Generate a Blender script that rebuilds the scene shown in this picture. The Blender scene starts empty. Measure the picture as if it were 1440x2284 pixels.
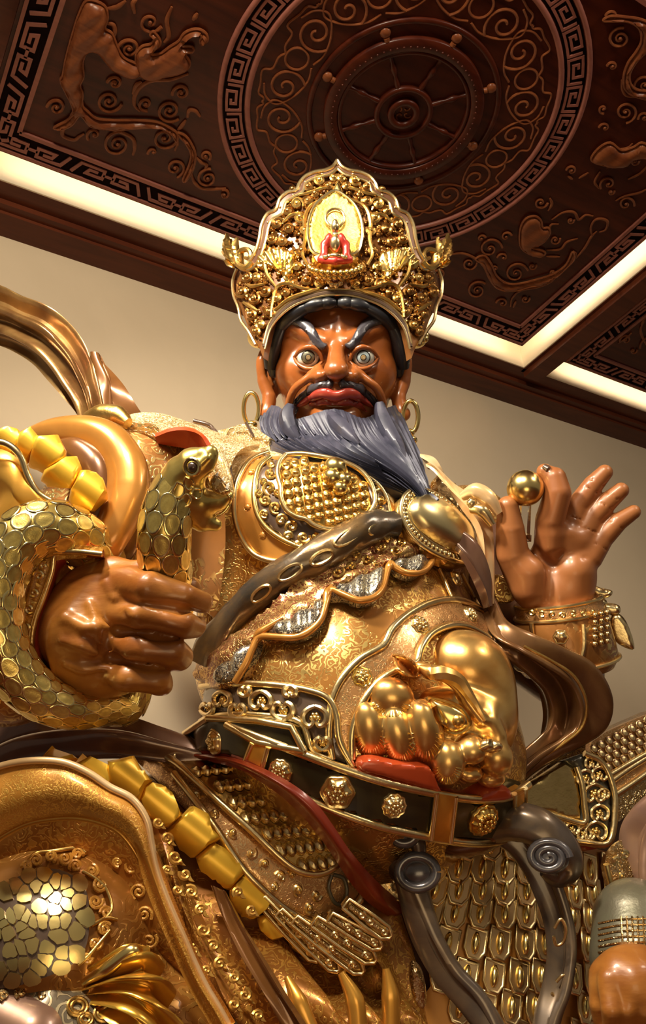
import bpy, bmesh, math, random
import numpy as np
from mathutils import Vector, Matrix, geometry
random.seed(7); rng = np.random.RandomState(7)
S = bpy.context.scene; COL = S.collection

# ------------------------------------------------------------------ camera
# world: X along the back wall (the statue's left), Y towards the wall, Z up; the eye is the origin, the floor is at z = -1.6
FPX = 1952.0
PIT, ROL, YAW = math.radians(28.6), math.radians(-4.51), math.radians(32.7)
fw = np.array([math.sin(YAW)*math.cos(PIT), math.cos(YAW)*math.cos(PIT), math.sin(PIT)])
_rt = np.array([math.cos(YAW), -math.sin(YAW), 0.0]); _up = np.cross(_rt, fw)
CA = math.cos(ROL)*_rt + math.sin(ROL)*_up
CB = -math.sin(ROL)*_rt + math.cos(ROL)*_up
CC = fw
cam_d = bpy.data.cameras.new('camera'); cam = bpy.data.objects.new('camera', cam_d); COL.objects.link(cam)
cam.matrix_world = Matrix(((CA[0], CB[0], -CC[0], 0), (CA[1], CB[1], -CC[1], 0), (CA[2], CB[2], -CC[2], 0), (0, 0, 0, 1)))
cam_d.sensor_fit = 'VERTICAL'; cam_d.sensor_height = 36.0; cam_d.lens = 36.0*FPX/2284.0
cam_d.clip_start = 0.05; cam_d.clip_end = 100
S.camera = cam

# ------------------------------------------------------------------ light
S.view_settings.view_transform = 'Standard'; S.view_settings.look = 'None'
S.view_settings.gamma = 1.0; S.view_settings.use_curve_mapping = False
S.view_settings.exposure = -0.42
wd = bpy.data.worlds.new('hall'); S.world = wd; wd.use_nodes = True
wd.node_tree.nodes['Background'].inputs[0].default_value = (1.0, 0.82, 0.62, 1)
wd.node_tree.nodes['Background'].inputs[1].default_value = 0.20

def area(name, loc, target, size, power, color, sy=None, spread=180):
    l = bpy.data.lights.new(name, 'AREA'); l.energy = power; l.color = color; l.size = size
    l.spread = math.radians(spread)
    if sy: l.shape = 'RECTANGLE'; l.size_y = sy
    o = bpy.data.objects.new(name, l); COL.objects.link(o); o.location = loc
    o.rotation_euler = (Vector(target)-Vector(loc)).to_track_quat('-Z', 'Y').to_euler()
    return o
area('hall_lamp', (-0.9, -0.6, 7.3), (3.2, 5.0, 3.6), 1.3, 880, (1.0, 0.86, 0.64))
area('hall_lamp', (-1.4, 2.6, 7.2), (2.5, 4.8, 3.8), .7, 300, (1.0, 0.90, 0.72), spread=80)
area('hall_lamp', (6.2, -2.4, 7.0), (3.6, 5.0, 3.6), 1.2, 210, (1.0, 0.86, 0.68))
area('low_fill_light', (0.8, 0.0, -1.2), (3.0, 5.0, 2.5), 2.6, 80, (1.0, 0.76, 0.42))  # warm fill added low in front to brighten the statue

# ------------------------------------------------------------------ helpers
def W(x, y, z):
    """pixel of the 1440 x 2284 frame + depth along the optical axis -> world point(s)"""
    x = np.asarray(x, float); y = np.asarray(y, float); z = np.asarray(z, float)
    return z[..., None]*(((x-720)/FPX)[..., None]*CA - ((y-1142)/FPX)[..., None]*CB + CC)
def PX(p):
    p = np.asarray(p, float); z = p@CC
    return 720+FPX*(p@CA)/z, 1142-FPX*(p@CB)/z, z
def W3(P): P = np.asarray(P, float); return W(P[:, 0], P[:, 1], P[:, 2])
def nrm(v): v = np.asarray(v, float); return v/(np.linalg.norm(v, axis=-1, keepdims=True)+1e-12)

def cr(P, n, closed=False):
    """Catmull-Rom through P, n samples per span"""
    P = np.asarray(P, float); m = len(P)
    if n <= 1 or m < 3:
        if m == 2 and n > 1: return P[0]+(P[1]-P[0])*np.linspace(0, 1, n+1)[:, None]
        return P
    if closed: Q = np.vstack([P[-1:], P, P[:2]]); segs = m
    else: Q = np.vstack([2*P[0]-P[1], P, 2*P[-1]-P[-2]]); segs = m-1
    t = np.linspace(0, 1, n, endpoint=False)[:, None]; out = []
    for i in range(segs):
        a, b, c, d = Q[i], Q[i+1], Q[i+2], Q[i+3]
        out.append(.5*((2*b)+(c-a)*t+(2*a-5*b+4*c-d)*t*t+(3*b-a-3*c+d)*t**3))
    out = np.vstack(out)
    return out if closed else np.vstack([out, P[-1:]])
def resample(P, n):
    P = np.asarray(P, float); d = np.r_[0, np.cumsum(np.linalg.norm(np.diff(P, axis=0), axis=1))]
    t = np.linspace(0, d[-1], n); return np.stack([np.interp(t, d, P[:, k]) for k in range(P.shape[1])], 1)

def mesh(name, V, Fc, mat, smooth=True):
    me = bpy.data.meshes.new(name)
    V = np.asarray(V, float)
    me.from_pydata(V.tolist(), [], Fc if isinstance(Fc, list) else np.asarray(Fc).tolist())
    if smooth: me.polygons.foreach_set('use_smooth', [True]*len(me.polygons))
    if mat is not None: me.materials.append(mat)
    return me
def obj(name, me, parent=None, label=None, cat=None, group=None, kind=None, mat=None):
    o = bpy.data.objects.new(name, me); COL.objects.link(o)
    if parent is not None: o.parent = parent
    if label: o['label'] = label
    if cat: o['category'] = cat
    if group: o['group'] = group
    if kind: o['kind'] = kind
    return o
def thing(name, label, cat, loc=(0, 0, 0), group=None):
    o = obj(name, None, None, label, cat, group); o.location = loc; o.empty_display_size = .05
    return o
class MB:
    """collects geometry for ONE mesh object"""
    def __init__(s): s.V = []; s.F = []; s.n = 0
    def add(s, V, F):
        V = np.asarray(V, float); s.V.append(V); n = s.n
        s.F += [tuple(i+n for i in f) for f in (F.tolist() if isinstance(F, np.ndarray) else F)]
        s.n += len(V); return s
    def build(s, name, mat, parent=None, smooth=True, flip=False, **k):
        me = mesh(name, np.vstack(s.V), s.F, mat, smooth)
        if smooth: 
            bm = bmesh.new(); bm.from_mesh(me); bmesh.ops.recalc_face_normals(bm, faces=bm.faces); bm.to_mesh(me); bm.free()
            try: me.set_sharp_from_angle(angle=math.radians(50))
            except Exception: pass
        o = obj(name, me, parent, **k)
        if parent is not None and parent.parent is None: o.matrix_parent_inverse = Matrix.Translation(parent.location).inverted()
        elif parent is not None: o.matrix_parent_inverse = (Matrix.Translation(parent.parent.location)).inverted() if False else Matrix()
        return o
def gridF(nu, nv, cu=False, cv=False):
    """faces of a grid of nu x nv verts (row-major, u slow)"""
    iu = np.arange(nu if cu else nu-1); iv = np.arange(nv if cv else nv-1)
    a, b = np.meshgrid(iu, iv, indexing='ij'); a2 = (a+1) % nu; b2 = (b+1) % nv
    return np.stack([a*nv+b, a2*nv+b, a2*nv+b2, a*nv+b2], -1).reshape(-1, 4)
def frames(P, up=None):
    T = np.gradient(P, axis=0); T = nrm(T)
    if up is not None:
        U = np.asarray(up, float); U = np.broadcast_to(U, P.shape)
        U = nrm(U-(U*T).sum(1, keepdims=True)*T); return T, U, np.cross(T, U)
    U = np.zeros_like(P); r = np.array([0, 0, 1.]) if abs(T[0][2]) < .9 else np.array([1., 0, 0])
    u = nrm(r-(r@T[0])*T[0])
    for i in range(len(P)):
        u = nrm(u-(u@T[i])*T[i]); U[i] = u
    return T, U, np.cross(T, U)
def tube(mb, P, R, k=8, up=None, flat=1.0, caps=True, closed=False, prof=None):
    """round or flattened tube along P (world points); R radius (scalar or per point); prof(theta, s) scales the radius"""
    P = np.asarray(P, float); n = len(P); R = np.broadcast_to(np.asarray(R, float), (n,))
    T, U, V = frames(P, up)
    if closed:
        T = nrm(np.roll(P, -1, 0)-np.roll(P, 1, 0)); U = nrm(U-(U*T).sum(1, keepdims=True)*T); V = np.cross(T, U)
    th = np.arange(k)*2*np.pi/k
    rr = R[:, None]*np.ones(k)[None]
    if prof is not None: rr = rr*prof(th[None, :], np.linspace(0, 1, n)[:, None])
    Q = P[:, None]+rr[..., None]*(flat*np.cos(th)[None, :, None]*U[:, None]+np.sin(th)[None, :, None]*V[:, None])
    F = gridF(n, k, closed, True).tolist()
    Q = Q.reshape(-1, 3)
    if caps and not closed:
        F.append(tuple(range(k))[::-1]); F.append(tuple((n-1)*k+i for i in range(k)))
    mb.add(Q, F); return mb
def sphere(mb, c, r, nu=10, nv=14, M=None):
    th = np.linspace(0, np.pi, nu+1)[1:-1]; ph = np.arange(nv)*2*np.pi/nv
    a, b = np.meshgrid(th, ph, indexing='ij')
    Q = np.stack([np.sin(a)*np.cos(b), np.sin(a)*np.sin(b), np.cos(a)], -1).reshape(-1, 3)
    Q = np.vstack([Q, [[0, 0, 1]], [[0, 0, -1]]])*np.asarray(r, float)
    if M is not None: Q = Q@np.asarray(M).T
    F = gridF(nu-1, nv, False, True).tolist(); m = (nu-1)*nv
    F += [(m, i, (i+1) % nv) for i in range(nv)]+[(m+1, (nu-2)*nv+(i+1) % nv, (nu-2)*nv+i) for i in range(nv)]
    mb.add(Q+np.asarray(c), F); return mb
def box(mb, lo, hi, ax=None, org=None):
    x0, y0, z0 = lo; x1, y1, z1 = hi
    V = np.array([(x, y, z) for x in (x0, x1) for y in (y0, y1) for z in (z0, z1)], float)
    if ax is not None: V = V@np.asarray(ax)+np.asarray(org)
    mb.add(V, [(0, 1, 3, 2), (4, 6, 7, 5), (0, 4, 5, 1), (2, 3, 7, 6), (0, 2, 6, 4), (1, 5, 7, 3)]); return mb

# ---- signed distance sculpting
def ell(c, r, ax=None):
    c = np.asarray(c, float); r = np.asarray(r, float); A = np.eye(3) if ax is None else np.asarray(ax, float)
    def f(p):
        q = (p-c)@A.T; k0 = np.linalg.norm(q/r, axis=-1); k1 = np.linalg.norm(q/(r*r), axis=-1)
        return k0*(k0-1)/np.maximum(k1, 1e-9)
    f.bb = (c-r.max(), c+r.max()); return f
def cap(a, b, ra, rb=None):
    a = np.asarray(a, float); b = np.asarray(b, float); rb = ra if rb is None else rb; ba = b-a; L = ba@ba+1e-12
    def f(p):
        h = np.clip(((p-a)@ba)/L, 0, 1); return np.linalg.norm(p-a-h[..., None]*ba, axis=-1)-(ra+(rb-ra)*h)
    m = max(ra, rb); f.bb = (np.minimum(a, b)-m, np.maximum(a, b)+m); return f
def chain(P, R):
    P = np.asarray(P, float); R = np.broadcast_to(np.asarray(R, float), (len(P),))
    fs = [cap(P[i], P[i+1], R[i], R[i+1]) for i in range(len(P)-1)]
    def f(p):
        d = fs[0](p)
        for g in fs[1:]: d = np.minimum(d, g(p))
        return d
    f.bb = (P.min(0)-R.max(), P.max(0)+R.max()); return f
def smin(a, b, k):
    if k <= 0: return np.minimum(a, b)
    h = np.clip(.5+.5*(b-a)/k, 0, 1); return b*(1-h)+a*h-k*h*(1-h)
class Sdf:
    def __init__(s): s.ops = []; s.lo = None
    def add(s, f, k=.05):
        s.ops.append((f, k, 1)); lo, hi = f.bb
        s.lo = lo if s.lo is None else np.minimum(s.lo, lo); s.hi = hi if s.lo is lo else np.maximum(s.hi, hi); return s
    def sub(s, f, k=.03): s.ops.append((f, k, -1)); return s
    fast = False
    def __call__(s, p):
        d = None
        for f, k, m in s.ops:
            if d is None: d = f(p); continue
            if s.fast and hasattr(f, 'bb'):
                q = ((p > f.bb[0]-k-.03) & (p < f.bb[1]+k+.03)).all(-1)
                if not q.any(): continue
                v = f(p[q]); d = d.copy() if d.base is not None else d
                d[q] = smin(d[q], v, k) if m > 0 else -smin(-d[q], v, k); continue
            d = smin(d, f(p), k) if m > 0 else -smin(-d, f(p), k)
        return d
    def grad(s, p, e=2e-3):
        g = np.stack([s(p+np.eye(3)[i]*e)-s(p-np.eye(3)[i]*e) for i in range(3)], -1); return nrm(g)
    def mesh(s, h, clip=None, pad=.05):
        lo, hi = s.lo-pad, s.hi+pad
        if clip is not None: lo = np.maximum(lo, clip[0]); hi = np.minimum(hi, clip[1])
        n = np.ceil((hi-lo)/h).astype(int)+1
        g = np.stack(np.meshgrid(*[lo[i]+h*np.arange(n[i]) for i in range(3)], indexing='ij'), -1)
        s.fast = True
        D = np.concatenate([s(g[i:i+16].reshape(-1, 3)).reshape(-1, n[1], n[2]) for i in range(0, n[0], 16)])
        ins = D < 0
        c = ins[:-1, :-1, :-1].astype(np.int8)
        for a in (0, 1):
            for b in (0, 1):
                for e in (0, 1):
                    if a+b+e: c = c+ins[a:n[0]-1+a, b:n[1]-1+b, e:n[2]-1+e]
        act = (c > 0) & (c < 8); idx = -np.ones(act.shape, int); ii = np.argwhere(act); idx[act] = np.arange(len(ii))
        acc = np.zeros((len(ii), 3)); cnt = np.zeros(len(ii))
        cor = [(0, 0, 0), (1, 0, 0), (0, 1, 0), (1, 1, 0), (0, 0, 1), (1, 0, 1), (0, 1, 1), (1, 1, 1)]
        for u in range(8):
            for v in range(u+1, 8):
                du = np.array(cor[v])-np.array(cor[u])
                if abs(du).sum() != 1: continue
                a = D[tuple((ii+cor[u]).T)]; b = D[tuple((ii+cor[v]).T)]
                m = (a < 0) != (b < 0); t = a/np.where(a == b, 1, a-b)
                acc[m] += (np.array(cor[u])+t[:, None]*du)[m]; cnt[m] += 1
        V = lo+h*(ii+acc/cnt[:, None])
        F = []
        for ax in range(3):
            o = [k for k in range(3) if k != ax]
            s0 = [slice(1, -1)]*3; s0[ax] = slice(0, -1); s1 = list(s0); s1[ax] = slice(1, None)
            A_ = ins[tuple(s0)]; B_ = ins[tuple(s1)]; e = np.argwhere(A_ != B_)
            sgn = A_[tuple(e.T)]
            base = e.copy(); base[:, o[0]] += 1; base[:, o[1]] += 1
            q = []
            for d0, d1 in ((-1, -1), (0, -1), (0, 0), (-1, 0)):
                k = base.copy(); k[:, o[0]] += d0; k[:, o[1]] += d1; q.append(idx[tuple(k.T)])
            q = np.stack(q, 1)
            fl = sgn if ax != 1 else ~sgn
            q[~fl] = q[~fl][:, ::-1]; F.append(q)
        F = np.vstack(F)
        for _ in range(2):
            gr = s.grad(V, h*.3); V = V-gr*np.clip(s(V), -h, h)[:, None]
        s.fast = False
        return V, F
    def trace(s, x, y, z0=3.0, z1=12.0, off=0.0):
        """first hit of the ray through pixels x, y -> points, normals, hit flag"""
        x = np.asarray(x, float).ravel(); y = np.asarray(y, float).ravel()
        d = W(x, y, np.ones_like(x)); L = np.linalg.norm(d, axis=1); u = d/L[:, None]; t = z0*L
        for _ in range(60):
            v = s(u*t[:, None])-off; t = np.minimum(t+v*.8, z1*L)
        p = u*t[:, None]; ok = (s(p)-off) < .03
        # a ray that misses keeps its nearest approach, pulled onto the body
        if (~ok).any():
            q = u[~ok]; tt = np.linspace(z0, z1, 60)[None]*L[~ok][:, None]
            dd = np.stack([s(q*tt[:, i:i+1]) for i in range(60)], 1); tb = tt[np.arange(len(q)), dd.argmin(1)]
            p[~ok] = q*tb[:, None]
        return p, s.grad(p), ok
def sculpt(name, sdf, h, mat, parent=None, clip=None, **k):
    V, F = sdf.mesh(h, clip); m = MB(); m.add(V, F); return m.build(name, mat, parent, **k)

# ---- drawing on surfaces, from outlines traced in the photograph
def seg_dist(q, L, closed=False):
    """distance of 2D points q to polyline L, and the arc parameter"""
    L = np.asarray(L, float); A_ = L; B_ = np.roll(L, -1, 0)
    if not closed: A_ = L[:-1]; B_ = L[1:]
    best = np.full(len(q), 1e9); par = np.zeros(len(q))
    for i in range(len(A_)):
        ba = B_[i]-A_[i]; h = np.clip(((q-A_[i])@ba)/(ba@ba+1e-9), 0, 1)
        d = np.linalg.norm(q-A_[i]-h[:, None]*ba, axis=1); m = d < best; best[m] = d[m]; par[m] = (i+h[m])/len(A_)
    return best, par
def inside(q, L):
    L = np.asarray(L, float); x, y = q[:, 0], q[:, 1]; c = np.zeros(len(q), bool)
    for i in range(len(L)):
        x1, y1 = L[i]; x2, y2 = L[i-1]
        if y1 == y2: continue
        c ^= ((y1 > y) != (y2 > y)) & (x < (x2-x1)*(y-y1)/(y2-y1)+x1)
    return c
def fill2d(L, sp, holes=()):
    """constrained Delaunay fill of an outline, points spaced sp -> verts, tris, number of rim verts per loop"""
    L = np.asarray(L, float); lo, hi = L.min(0), L.max(0)
    g = np.stack(np.meshgrid(np.arange(lo[0], hi[0], sp), np.arange(lo[1], hi[1], sp*.87), indexing='ij'), -1)
    g[:, ::2, 0] += sp*.5; g = g.reshape(-1, 2)
    m = inside(g, L) & (seg_dist(g, L, True)[0] > sp*.55)
    for hL in holes: m &= ~inside(g, hL) & (seg_dist(g, np.asarray(hL, float), True)[0] > sp*.55)
    g = g[m]
    loops = [L]+[np.asarray(h_, float) for h_ in holes]
    pts = np.vstack(loops+[g]); E = []; n = 0
    for l in loops:
        E += [(n+i, n+(i+1) % len(l)) for i in range(len(l))]; n += len(l)
    vo, eo, fo, _, _, _ = geometry.delaunay_2d_cdt([Vector(p) for p in pts], E, [], 0, 1e-7)
    vo = np.array([(v.x, v.y) for v in vo]); fo = np.array([f for f in fo])
    cen = vo[fo].mean(1); k = inside(cen, L)
    for hL in holes: k &= ~inside(cen, hL)
    fo = fo[k]; return vo, fo
def plate(mb, surf, L, th, sp=8, hf=None, back=None, holes=(), smoothn=None, rnd=0.0):
    """solid plate over an outline: surf(xy)->(points, normals); th thickness; hf(xy)->extra height; rnd rounds the rim over rnd pixels"""
    vo, fo = fill2d(L, sp, holes)
    p, n = surf(vo)
    d = seg_dist(vo, L, True)[0]
    for hL in holes: d = np.minimum(d, seg_dist(vo, hL, True)[0])
    h = np.full(len(vo), th, float)
    if rnd > 0:
        t = np.clip(d/rnd, 0, 1); h = th*(.35+.65*np.sqrt(np.clip(1-(1-t)**2, 0, 1)))
    if hf is not None: h = h+hf(vo)
    top = p+n*h[:, None]; bot = p-n*(back if back is not None else .01)
    m = len(vo); V = np.vstack([top, bot]); F = [tuple(f) for f in fo]+[tuple(m+f[::-1]) for f in fo]
    ed = {}
    for f in fo:
        for a, b in ((f[0], f[1]), (f[1], f[2]), (f[2], f[0])):
            if (b, a) in ed: del ed[(b, a)]
            else: ed[(a, b)] = 1
    F += [(b, a, m+a, m+b) for a, b in ed]
    mb.add(V, F); return mb
def patch(G, nu=8, nv=8):
    """surface through a grid of (px, py, depth) control points -> function of (u, v) grids and a dense vertex grid"""
    G = np.asarray(G, float); a = np.stack([cr(r, nv) for r in G]); b = np.stack([cr(a[:, j], nu) for j in range(a.shape[1])], 1)
    return b
def sheet(mb, P, th=.03, disp=None, closed_v=False):
    """thick sheet from a dense grid of world points P (nu, nv, 3)"""
    du = np.gradient(P, axis=0); dv = np.gradient(P, axis=1); N = nrm(np.cross(du, dv))
    c = P.reshape(-1, 3).mean(0); 
    if ((N*(-P)).sum(-1)).mean() < 0: N = -N
    top = P+N*(disp[..., None] if disp is not None else 0); bot = P-N*th
    nu, nv = P.shape[:2]; m = nu*nv; F = gridF(nu, nv).tolist(); F += [tuple(m+i for i in f[::-1]) for f in F]
    rim = [i*nv for i in range(nu)]+[(nu-1)*nv+j for j in range(1, nv)]+[i*nv+nv-1 for i in range(nu-2, -1, -1)]+[j for j in range(nv-2, 0, -1)]
    F += [(rim[i], rim[(i+1) % len(rim)], m+rim[(i+1) % len(rim)], m+rim[i]) for i in range(len(rim))]
    mb.add(np.vstack([top.reshape(-1, 3), bot.reshape(-1, 3)]), F); return N
def spiral(c, r, a0, turns, ccw=1, n=40, sq=1.0, rot=0.0, r1=.12):
    """2D spiral from radius r inwards"""
    t = np.linspace(0, 1, n); a = a0+ccw*turns*2*np.pi*t; rr = r*(1-(1-r1)*t**.85)
    q = np.stack([rr*np.cos(a), rr*np.sin(a)*sq], 1); cr_, sr_ = math.cos(rot), math.sin(rot)
    return q@np.array([[cr_, sr_], [-sr_, cr_]])+np.asarray(c, float)

# ------------------------------------------------------------------ materials
MATS = {}
def nodes(m): 
    m.use_nodes = True; nt = m.node_tree; return nt, nt.nodes, nt.links, nt.nodes['Principled BSDF']
def tex(N, L, kind, scale, coord='Object', det=4, rough=.55, dist=0.0, stretch=None, **k):
    tc = N.new('ShaderNodeTexCoord'); mp = N.new('ShaderNodeMapping'); L.new(tc.outputs[coord], mp.inputs[0])
    if stretch: mp.inputs['Scale'].default_value = stretch
    t = N.new('ShaderNodeTex'+kind); L.new(mp.outputs[0], t.inputs['Vector'])
    t.inputs['Scale'].default_value = scale
    if kind == 'Noise': t.inputs['Detail'].default_value = det; t.inputs['Roughness'].default_value = rough; t.inputs['Distortion'].default_value = dist
    for a, b in k.items(): setattr(t, a, b)
    return t
def ramp(N, L, src, stops, mode='LINEAR'):
    r = N.new('ShaderNodeValToRGB'); r.color_ramp.interpolation = mode; e = r.color_ramp.elements
    while len(e) > 1: e.remove(e[-1])
    e[0].position = stops[0][0]; e[0].color = tuple(stops[0][1])+(1,) if len(stops[0][1]) == 3 else stops[0][1]
    for p, c in stops[1:]:
        x = e.new(p); x.color = tuple(c)+(1,) if len(c) == 3 else c
    L.new(src, r.inputs[0]); return r
def g3(v): return (v, v, v)
def bump(N, L, src, b, strength=.3, dist=.01):
    n = N.new('ShaderNodeBump'); n.inputs['Strength'].default_value = strength; n.inputs['Distance'].default_value = dist
    L.new(src, n.inputs['Height']); L.new(n.outputs[0], b.inputs['Normal']); return n
def plain(name, col, metal=0.0, rough=.4, coat=0.0, var=.0, vscale=3.0, col2=None, bmp=0.0, bscale=40, stretch=None, spec=.5):
    m = bpy.data.materials.new(name); nt, N, L, b = nodes(m)
    b.inputs['Base Color'].default_value = tuple(col)+(1,); b.inputs['Metallic'].default_value = metal
    b.inputs['Roughness'].default_value = rough; b.inputs['Coat Weight'].default_value = coat; b.inputs['Coat Roughness'].default_value = .12
    b.inputs['Specular IOR Level'].default_value = spec
    if col2 is not None:
        t = tex(N, L, 'Noise', vscale, det=5, dist=.6, stretch=stretch)
        r = ramp(N, L, t.outputs[0], [(.36, col), (.64, col2)]); L.new(r.outputs[0], b.inputs['Base Color'])
    if bmp > 0:
        t = tex(N, L, 'Noise', bscale, det=3, stretch=stretch); bump(N, L, t.outputs[0], b, bmp, .01)
    MATS[name] = m; return m
def brocade(name, base, line, scale=5.0, metal_b=.6, metal_l=1.0, rough=.32, kind='scroll', amt=.5, coat=.3, rel=.5):
    """lacquer ground with gilded line ornament: rings round cell points read as carved cloud scrolls"""
    m = bpy.data.materials.new(name); nt, N, L, b = nodes(m)
    wob = tex(N, L, 'Noise', scale*1.3, det=2)
    tc = N.new('ShaderNodeTexCoord'); mix = N.new('ShaderNodeVectorMath'); mix.operation = 'MULTIPLY_ADD'
    mix.inputs[1].default_value = (.16, .16, .16)
    L.new(wob.outputs[1], mix.inputs[0]); L.new(tc.outputs['Object'], mix.inputs[2])
    v = N.new('ShaderNodeTexVoronoi'); v.inputs['Scale'].default_value = scale; L.new(mix.outputs[0], v.inputs['Vector'])
    mu = N.new('ShaderNodeMath'); mu.operation = 'MULTIPLY'; mu.inputs[1].default_value = 26.0; L.new(v.outputs['Distance'], mu.inputs[0])
    si = N.new('ShaderNodeMath'); si.operation = 'SINE'; L.new(mu.outputs[0], si.inputs[0])
    r = ramp(N, L, si.outputs[0], [(.05, g3(0)), (.45, g3(1))])
    pn = tex(N, L, 'Noise', scale*.35, det=2); pr = ramp(N, L, pn.outputs[0], [(.60-amt*.3, g3(0)), (.68-amt*.3, g3(1))])
    fac = N.new('ShaderNodeMath'); fac.operation = 'MULTIPLY'; L.new(r.outputs[0], fac.inputs[0]); L.new(pr.outputs[0], fac.inputs[1])
    if kind == 'fine':
        v2 = N.new('ShaderNodeTexVoronoi'); v2.feature = 'DISTANCE_TO_EDGE'; v2.inputs['Scale'].default_value = scale*3; L.new(mix.outputs[0], v2.inputs['Vector'])
        r2 = ramp(N, L, v2.outputs[0], [(.05, g3(1)), (.12, g3(0))])
        mx = N.new('ShaderNodeMath'); mx.operation = 'MAXIMUM'; L.new(fac.outputs[0], mx.inputs[0]); L.new(r2.outputs[0], mx.inputs[1]); fac = mx
    cn = tex(N, L, 'Noise', 2.2, det=4); cb = ramp(N, L, cn.outputs[0], [(.35, base), (.65, tuple(x*.62 for x in base))])
    mc = N.new('ShaderNodeMix'); mc.data_type = 'RGBA'; L.new(fac.outputs[0], mc.inputs[0]); L.new(cb.outputs[0], mc.inputs[6]); mc.inputs[7].default_value = tuple(line)+(1,)
    L.new(mc.outputs[2], b.inputs['Base Color'])
    mm = N.new('ShaderNodeMapRange'); mm.inputs[3].default_value = metal_b; mm.inputs[4].default_value = metal_l; L.new(fac.outputs[0], mm.inputs[0]); L.new(mm.outputs[0], b.inputs['Metallic'])
    b.inputs['Roughness'].default_value = rough; b.inputs['Coat Weight'].default_value = coat; b.inputs['Coat Roughness'].default_value = .15
    bump(N, L, fac.outputs[0], b, rel, .012)
    MATS[name] = m; return m
GOLD = plain('gold_leaf', (.90, .64, .22), 1, .28, .2, col2=(.78, .48, .12), vscale=2.2, bmp=.12, bscale=26)
GOLDB = plain('bright_gold', (.97, .74, .28), 1, .24, .2, bmp=.06, bscale=12)
GOLDP = plain('pale_gold', (.92, .74, .40), 1, .28, .2, col2=(.80, .58, .26), vscale=4, bmp=.15, bscale=30)
GOLDD = plain('old_gold', (.58, .34, .09), 1, .32, .2, col2=(.80, .52, .16), vscale=5, bmp=.25, bscale=34)
MIRR = plain('mirror_gold', (.95, .78, .40), 1, .30, .3)
CRG = plain('crown_gold', (.34, .16, .04), 1, .32, .1, col2=(.52, .28, .08), vscale=6, bmp=.2, bscale=40)
AMBER = plain('amber_gold', (.80, .42, .07), .7, .32, .4, col2=(.62, .28, .04), vscale=1.6, bmp=.06, bscale=14)
YELL = plain('yellow_gold', (.92, .56, .055), .55, .36, .2, col2=(.84, .46, .035), vscale=2)
SNK = plain('snake_gold', (.78, .60, .18), .9, .28, .3, col2=(.62, .44, .12), vscale=3, bmp=.1, bscale=20)
SNKR = plain('snake_rim', (.93, .76, .34), 1, .2)
SKIN = plain('carved_skin', (.35, .108, .024), .0, .30, .5, col2=(.26, .072, .016), vscale=1.6, bmp=.05, bscale=9)
STEELB = plain('steel_brown', (.075, .065, .055), .6, .28, .5, col2=(.20, .12, .05), vscale=4, bmp=.1)
LIONG = plain('burnished_gold', (.90, .58, .20), .9, .30, .4, col2=(.70, .34, .08), vscale=2.5, bmp=.06, bscale=10)
SCARF = plain('brown_gold_silk', (.20, .09, .03), .7, .26, .5, col2=(.42, .24, .08), vscale=2.4, bmp=.15, bscale=14)
CREAM = plain('cream_lacquer', (.85, .62, .36), .35, .3, .4, col2=(.78, .50, .24), vscale=3)
SKINH = plain('hand_skin', (.36, .135, .042), .05, .40, .2, col2=(.32, .11, .035), vscale=1.6)
PEND = plain('pendant_gold', (.58, .42, .17), .9, .3, .2, col2=(.40, .27, .09), vscale=6, bmp=.2, bscale=30)
AURM = plain('aureole_gold', (.60, .42, .10), .9, .42, 0, col2=(.48, .32, .07), vscale=8, bmp=.3, bscale=40)
AMBERG = plain('amber_silk', (.86, .52, .08), .8, .26, .5, col2=(.66, .34, .05), vscale=2)
RELF = plain('relief_gold', (.72, .42, .10), .8, .4, .1, col2=(.5, .25, .05), vscale=6)
LOOPM = plain('dark_silk', (.13, .055, .022), .5, .28, .5, col2=(.24, .12, .045), vscale=2.2)
OLDG = plain('olive_gold', (.52, .38, .14), 1, .27, .2, col2=(.66, .48, .20), vscale=5, bmp=.2, bscale=30)
REDO = plain('dark_red_lining', (.20, .018, .010), .1, .35, .4, col2=(.34, .05, .012), vscale=1.2)
BLUEG = plain('slate_ribbon', (.10, .075, .06), .45, .30, .5, col2=(.19, .13, .08), vscale=4)
STEEL2 = plain('slate_curl', (.16, .15, .16), .5, .26, .5, col2=(.09, .08, .085), vscale=5)
GREYD = plain('pewter_ground', (.11, .10, .075), .5, .36, .3)
DRAPE = plain('rose_brown_drape', (.22, .12, .09), .4, .3, .5, col2=(.30, .17, .10), vscale=2)
COPPER = plain('copper_leaf', (.80, .54, .26), .9, .32, .2)
PATCH = plain('gold_patch_dull', (.70, .56, .22), 1, .3, .2)
FIST = plain('grained_skin', (.42, .165, .030), .05, .38, .3, col2=(.26, .080, .013), vscale=2.6, bmp=.35, bscale=6, stretch=(1, 1, 2.5))
LACQ = plain('brown_lacquer', (.22, .09, .025), .35, .26, .6, col2=(.12, .045, .014), vscale=2, bmp=.05, bscale=8)
LACQG = plain('golden_lacquer', (.62, .28, .055), .5, .30, .6, col2=(.46, .19, .035), vscale=1.5, bmp=.05, bscale=8)
DARKL = plain('dark_lacquer', (.075, .045, .035), .3, .26, .6, col2=(.15, .10, .07), vscale=3)
PLUM = plain('plum_lacquer', (.11, .05, .035), .35, .22, .7, col2=(.17, .085, .05), vscale=2)
STEEL = plain('blue_black', (.05, .05, .075), .35, .3, .4, col2=(.10, .10, .13), vscale=6)
BEARD = plain('beard_paint', (.024, .025, .044), .15, .50, .05, col2=(.048, .046, .074), vscale=6)
HAIR = plain('hair_paint', (.012, .012, .016), .1, .38, .2)
BROW = plain('brow_paint', (.045, .04, .05), .1, .4, .2)
LIP = plain('lip_paint', (.30, .035, .022), 0, .3, .4)
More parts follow.
